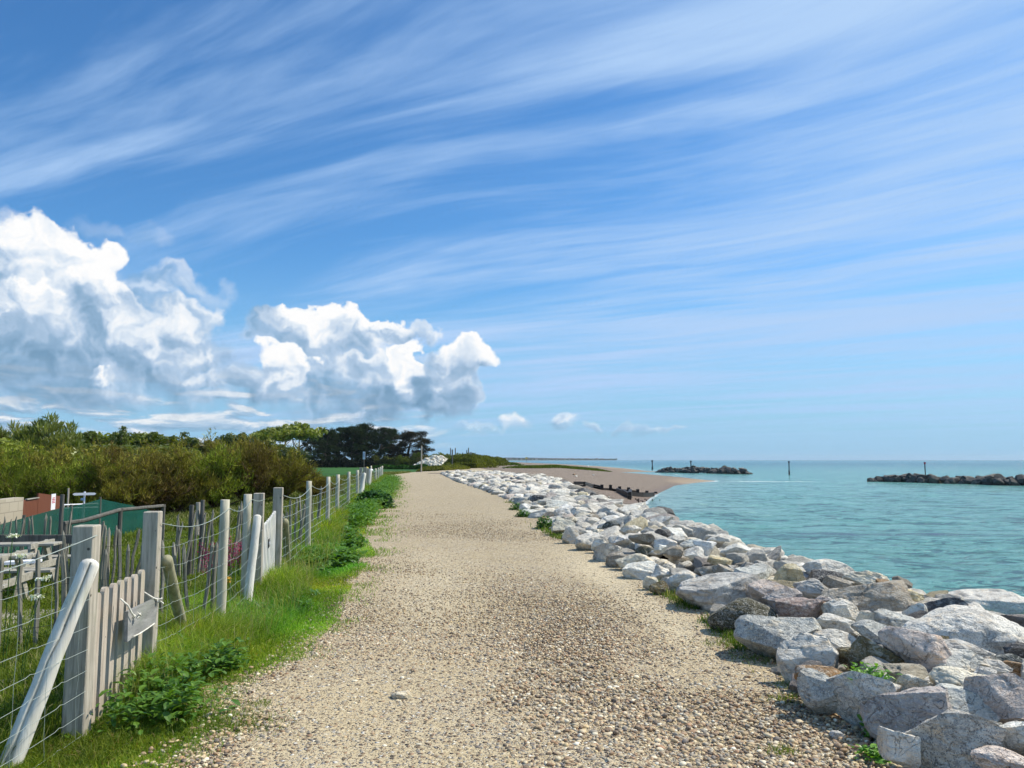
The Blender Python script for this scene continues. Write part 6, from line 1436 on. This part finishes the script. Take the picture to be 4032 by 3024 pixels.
def sea_mark(px, top, D, lab, red=False):
    p = atD(px, top, D); root = empty('sea_mark', (p.x, D, SEA), lab, 'marker pole', 'marker poles standing in the sea'); H = p.z - SEA; k = D / 200
    b = MB(); b.tube([(0, 0, -1), (0, 0, H * .28)], .22 * k, 8); b.build('base_pile', M_iron, root)
    b = MB(); b.tube([(0, 0, H * .25), (0, 0, H)], .13 * k, 8); b.build('pole', M_iron, root)
    b = MB(); b.tube([(0, 0, H - .45 * k), (0, 0, H + .02)], .24 * k, 8); b.build('top_mark', plain('red_mark', (.40, .02, .05), .5) if red else M_iron, root)
sea_mark(2568, 1812, 300, 'leftmost thin marker pole in the sea, left of the small far breakwater'); sea_mark(2720, 1814, 240, 'marker pole rising behind the small far breakwater')
sea_mark(3106, 1816, 200, 'marker pole alone in open water between the two breakwaters'); sea_mark(3641, 1820, 139, 'marker pole with a dark red top on the nearer breakwater', True)
# far shore: low land, trees and houses across the bay
M_farland = plain('far_green', (.05, .075, .03)); M_fh = [plain('far_render_white', (.60, .58, .54)), plain('far_brick', (.30, .20, .16)), plain('far_render_cream', (.50, .46, .38))]; M_fr = plain('far_roof', (.14, .09, .08))
n = 9000; px_ = rng.uniform(1860, 2425, n); D_ = 3600 + (px_ - 1900) * 2.6 + rng.uniform(-40, 40, n); X_ = (px_ - CX) / F * D_
prof = 3 + 9 * np.clip(.5 + .7 * SNoise(77, 4, .012)(np.stack([X_, 0 * X_, 0 * X_], -1)), .12, 1.3) * sstep(2430, 2330, px_) * np.interp(px_, [1900, 2150, 2400], [1.0, .8, .35]); zz = prof * rng.random(n) ** .5
P = np.stack([X_, D_, zz + 1.0], -1); a = np.array([1, 0, 0.]); s_ = 5.0 * rng.uniform(.6, 1.6, (n, 1)); b_ = np.array([0, 0, 1.]); sh = rng.normal(0, .35, (n, 1))
V = np.stack([P - s_ * (a + sh * b_), P - b_ * s_ * .45, P + s_ * (a + sh * b_), P + b_ * s_ * .45], 1).reshape(-1, 3) + rng.normal(0, .8, (n * 4, 3))
colf = np.array([(.13, .17, .12)]) * rng.uniform(.6, 1.5, (n, 1)); o = link('distant_trees', npmesh('distant_trees', V, np.arange(n * 4).reshape(-1, 4), M_needle, False, {'col': np.repeat(colf, 4, 0)})); tag(o, kind='stuff')  # foliage colour lightened, adding painted haze to the sea air
for i in range(26):
    px0 = [1935, 1948, 1965, 1990, 2010, 2034, 2052, 2078, 2096, 2110, 2124, 2139, 2152, 2166, 2178, 2190, 2207, 2222, 2240, 2256, 2275, 2292, 2312, 2333, 2352, 2371][i]; D0 = 3560 + (px0 - 1900) * 2.6
    root = empty('house', (X0(px0, D0), D0, 1.0), 'tiny house among trees on the far shore across the bay', 'house', 'houses on the far shore'); w0 = random.uniform(10, 20); h0 = random.uniform(4, 7)
    b = MB(); b.box((0, 0, h0 / 2), (w0, 9, h0)); b.build('wall', M_fh[i % 3], root)
    b = MB(); b.prism([(-5.2, 0), (5.2, 0), (0, 3.6)], w0 + .6, Matrix(((0, 0, 1), (1, 0, 0), (0, 1, 0))), (0, 0, h0)); b.build('roof', M_fr, root)
p = atD(2073, 1801, 620); g_ = -0.5; s_ = empty('yellow_sign', (p.x, 620, g_), 'small yellow sign on a post at the far end of the beach', 'sign'); b = MB(); b.tube([(0, 0, 0), (0, 0, p.z - g_)], .12, 6); b.build('pole', M_iron, s_); b = MB(); b.box((0, -.2, p.z - g_ - .6), (1.6, .1, 1.4)); b.build('sign_board', plain('yellow_board', (.65, .50, .08), .5), s_)
# thin sea air between here and the far shore
if USE_HAZE:
    b = MB(); b.box((0, 3200, 13), (9000, 6700, 34)); hb = b.build('haze', None, None); tag(hb, kind='stuff')
    m = bpy.data.materials.new('sea_air'); m.use_nodes = True; tt_ = NT(m.node_tree); tt_.n.clear(); oo = tt_.new('ShaderNodeOutputMaterial'); pv = tt_.new('ShaderNodeVolumePrincipled'); pv.inputs['Color'].default_value = (.80, .90, 1, 1); pv.inputs['Density'].default_value = .00007; pv.inputs['Anisotropy'].default_value = .2
    tt_.l.new(pv.outputs[0], oo.inputs['Volume']); hb.data.materials.append(m)
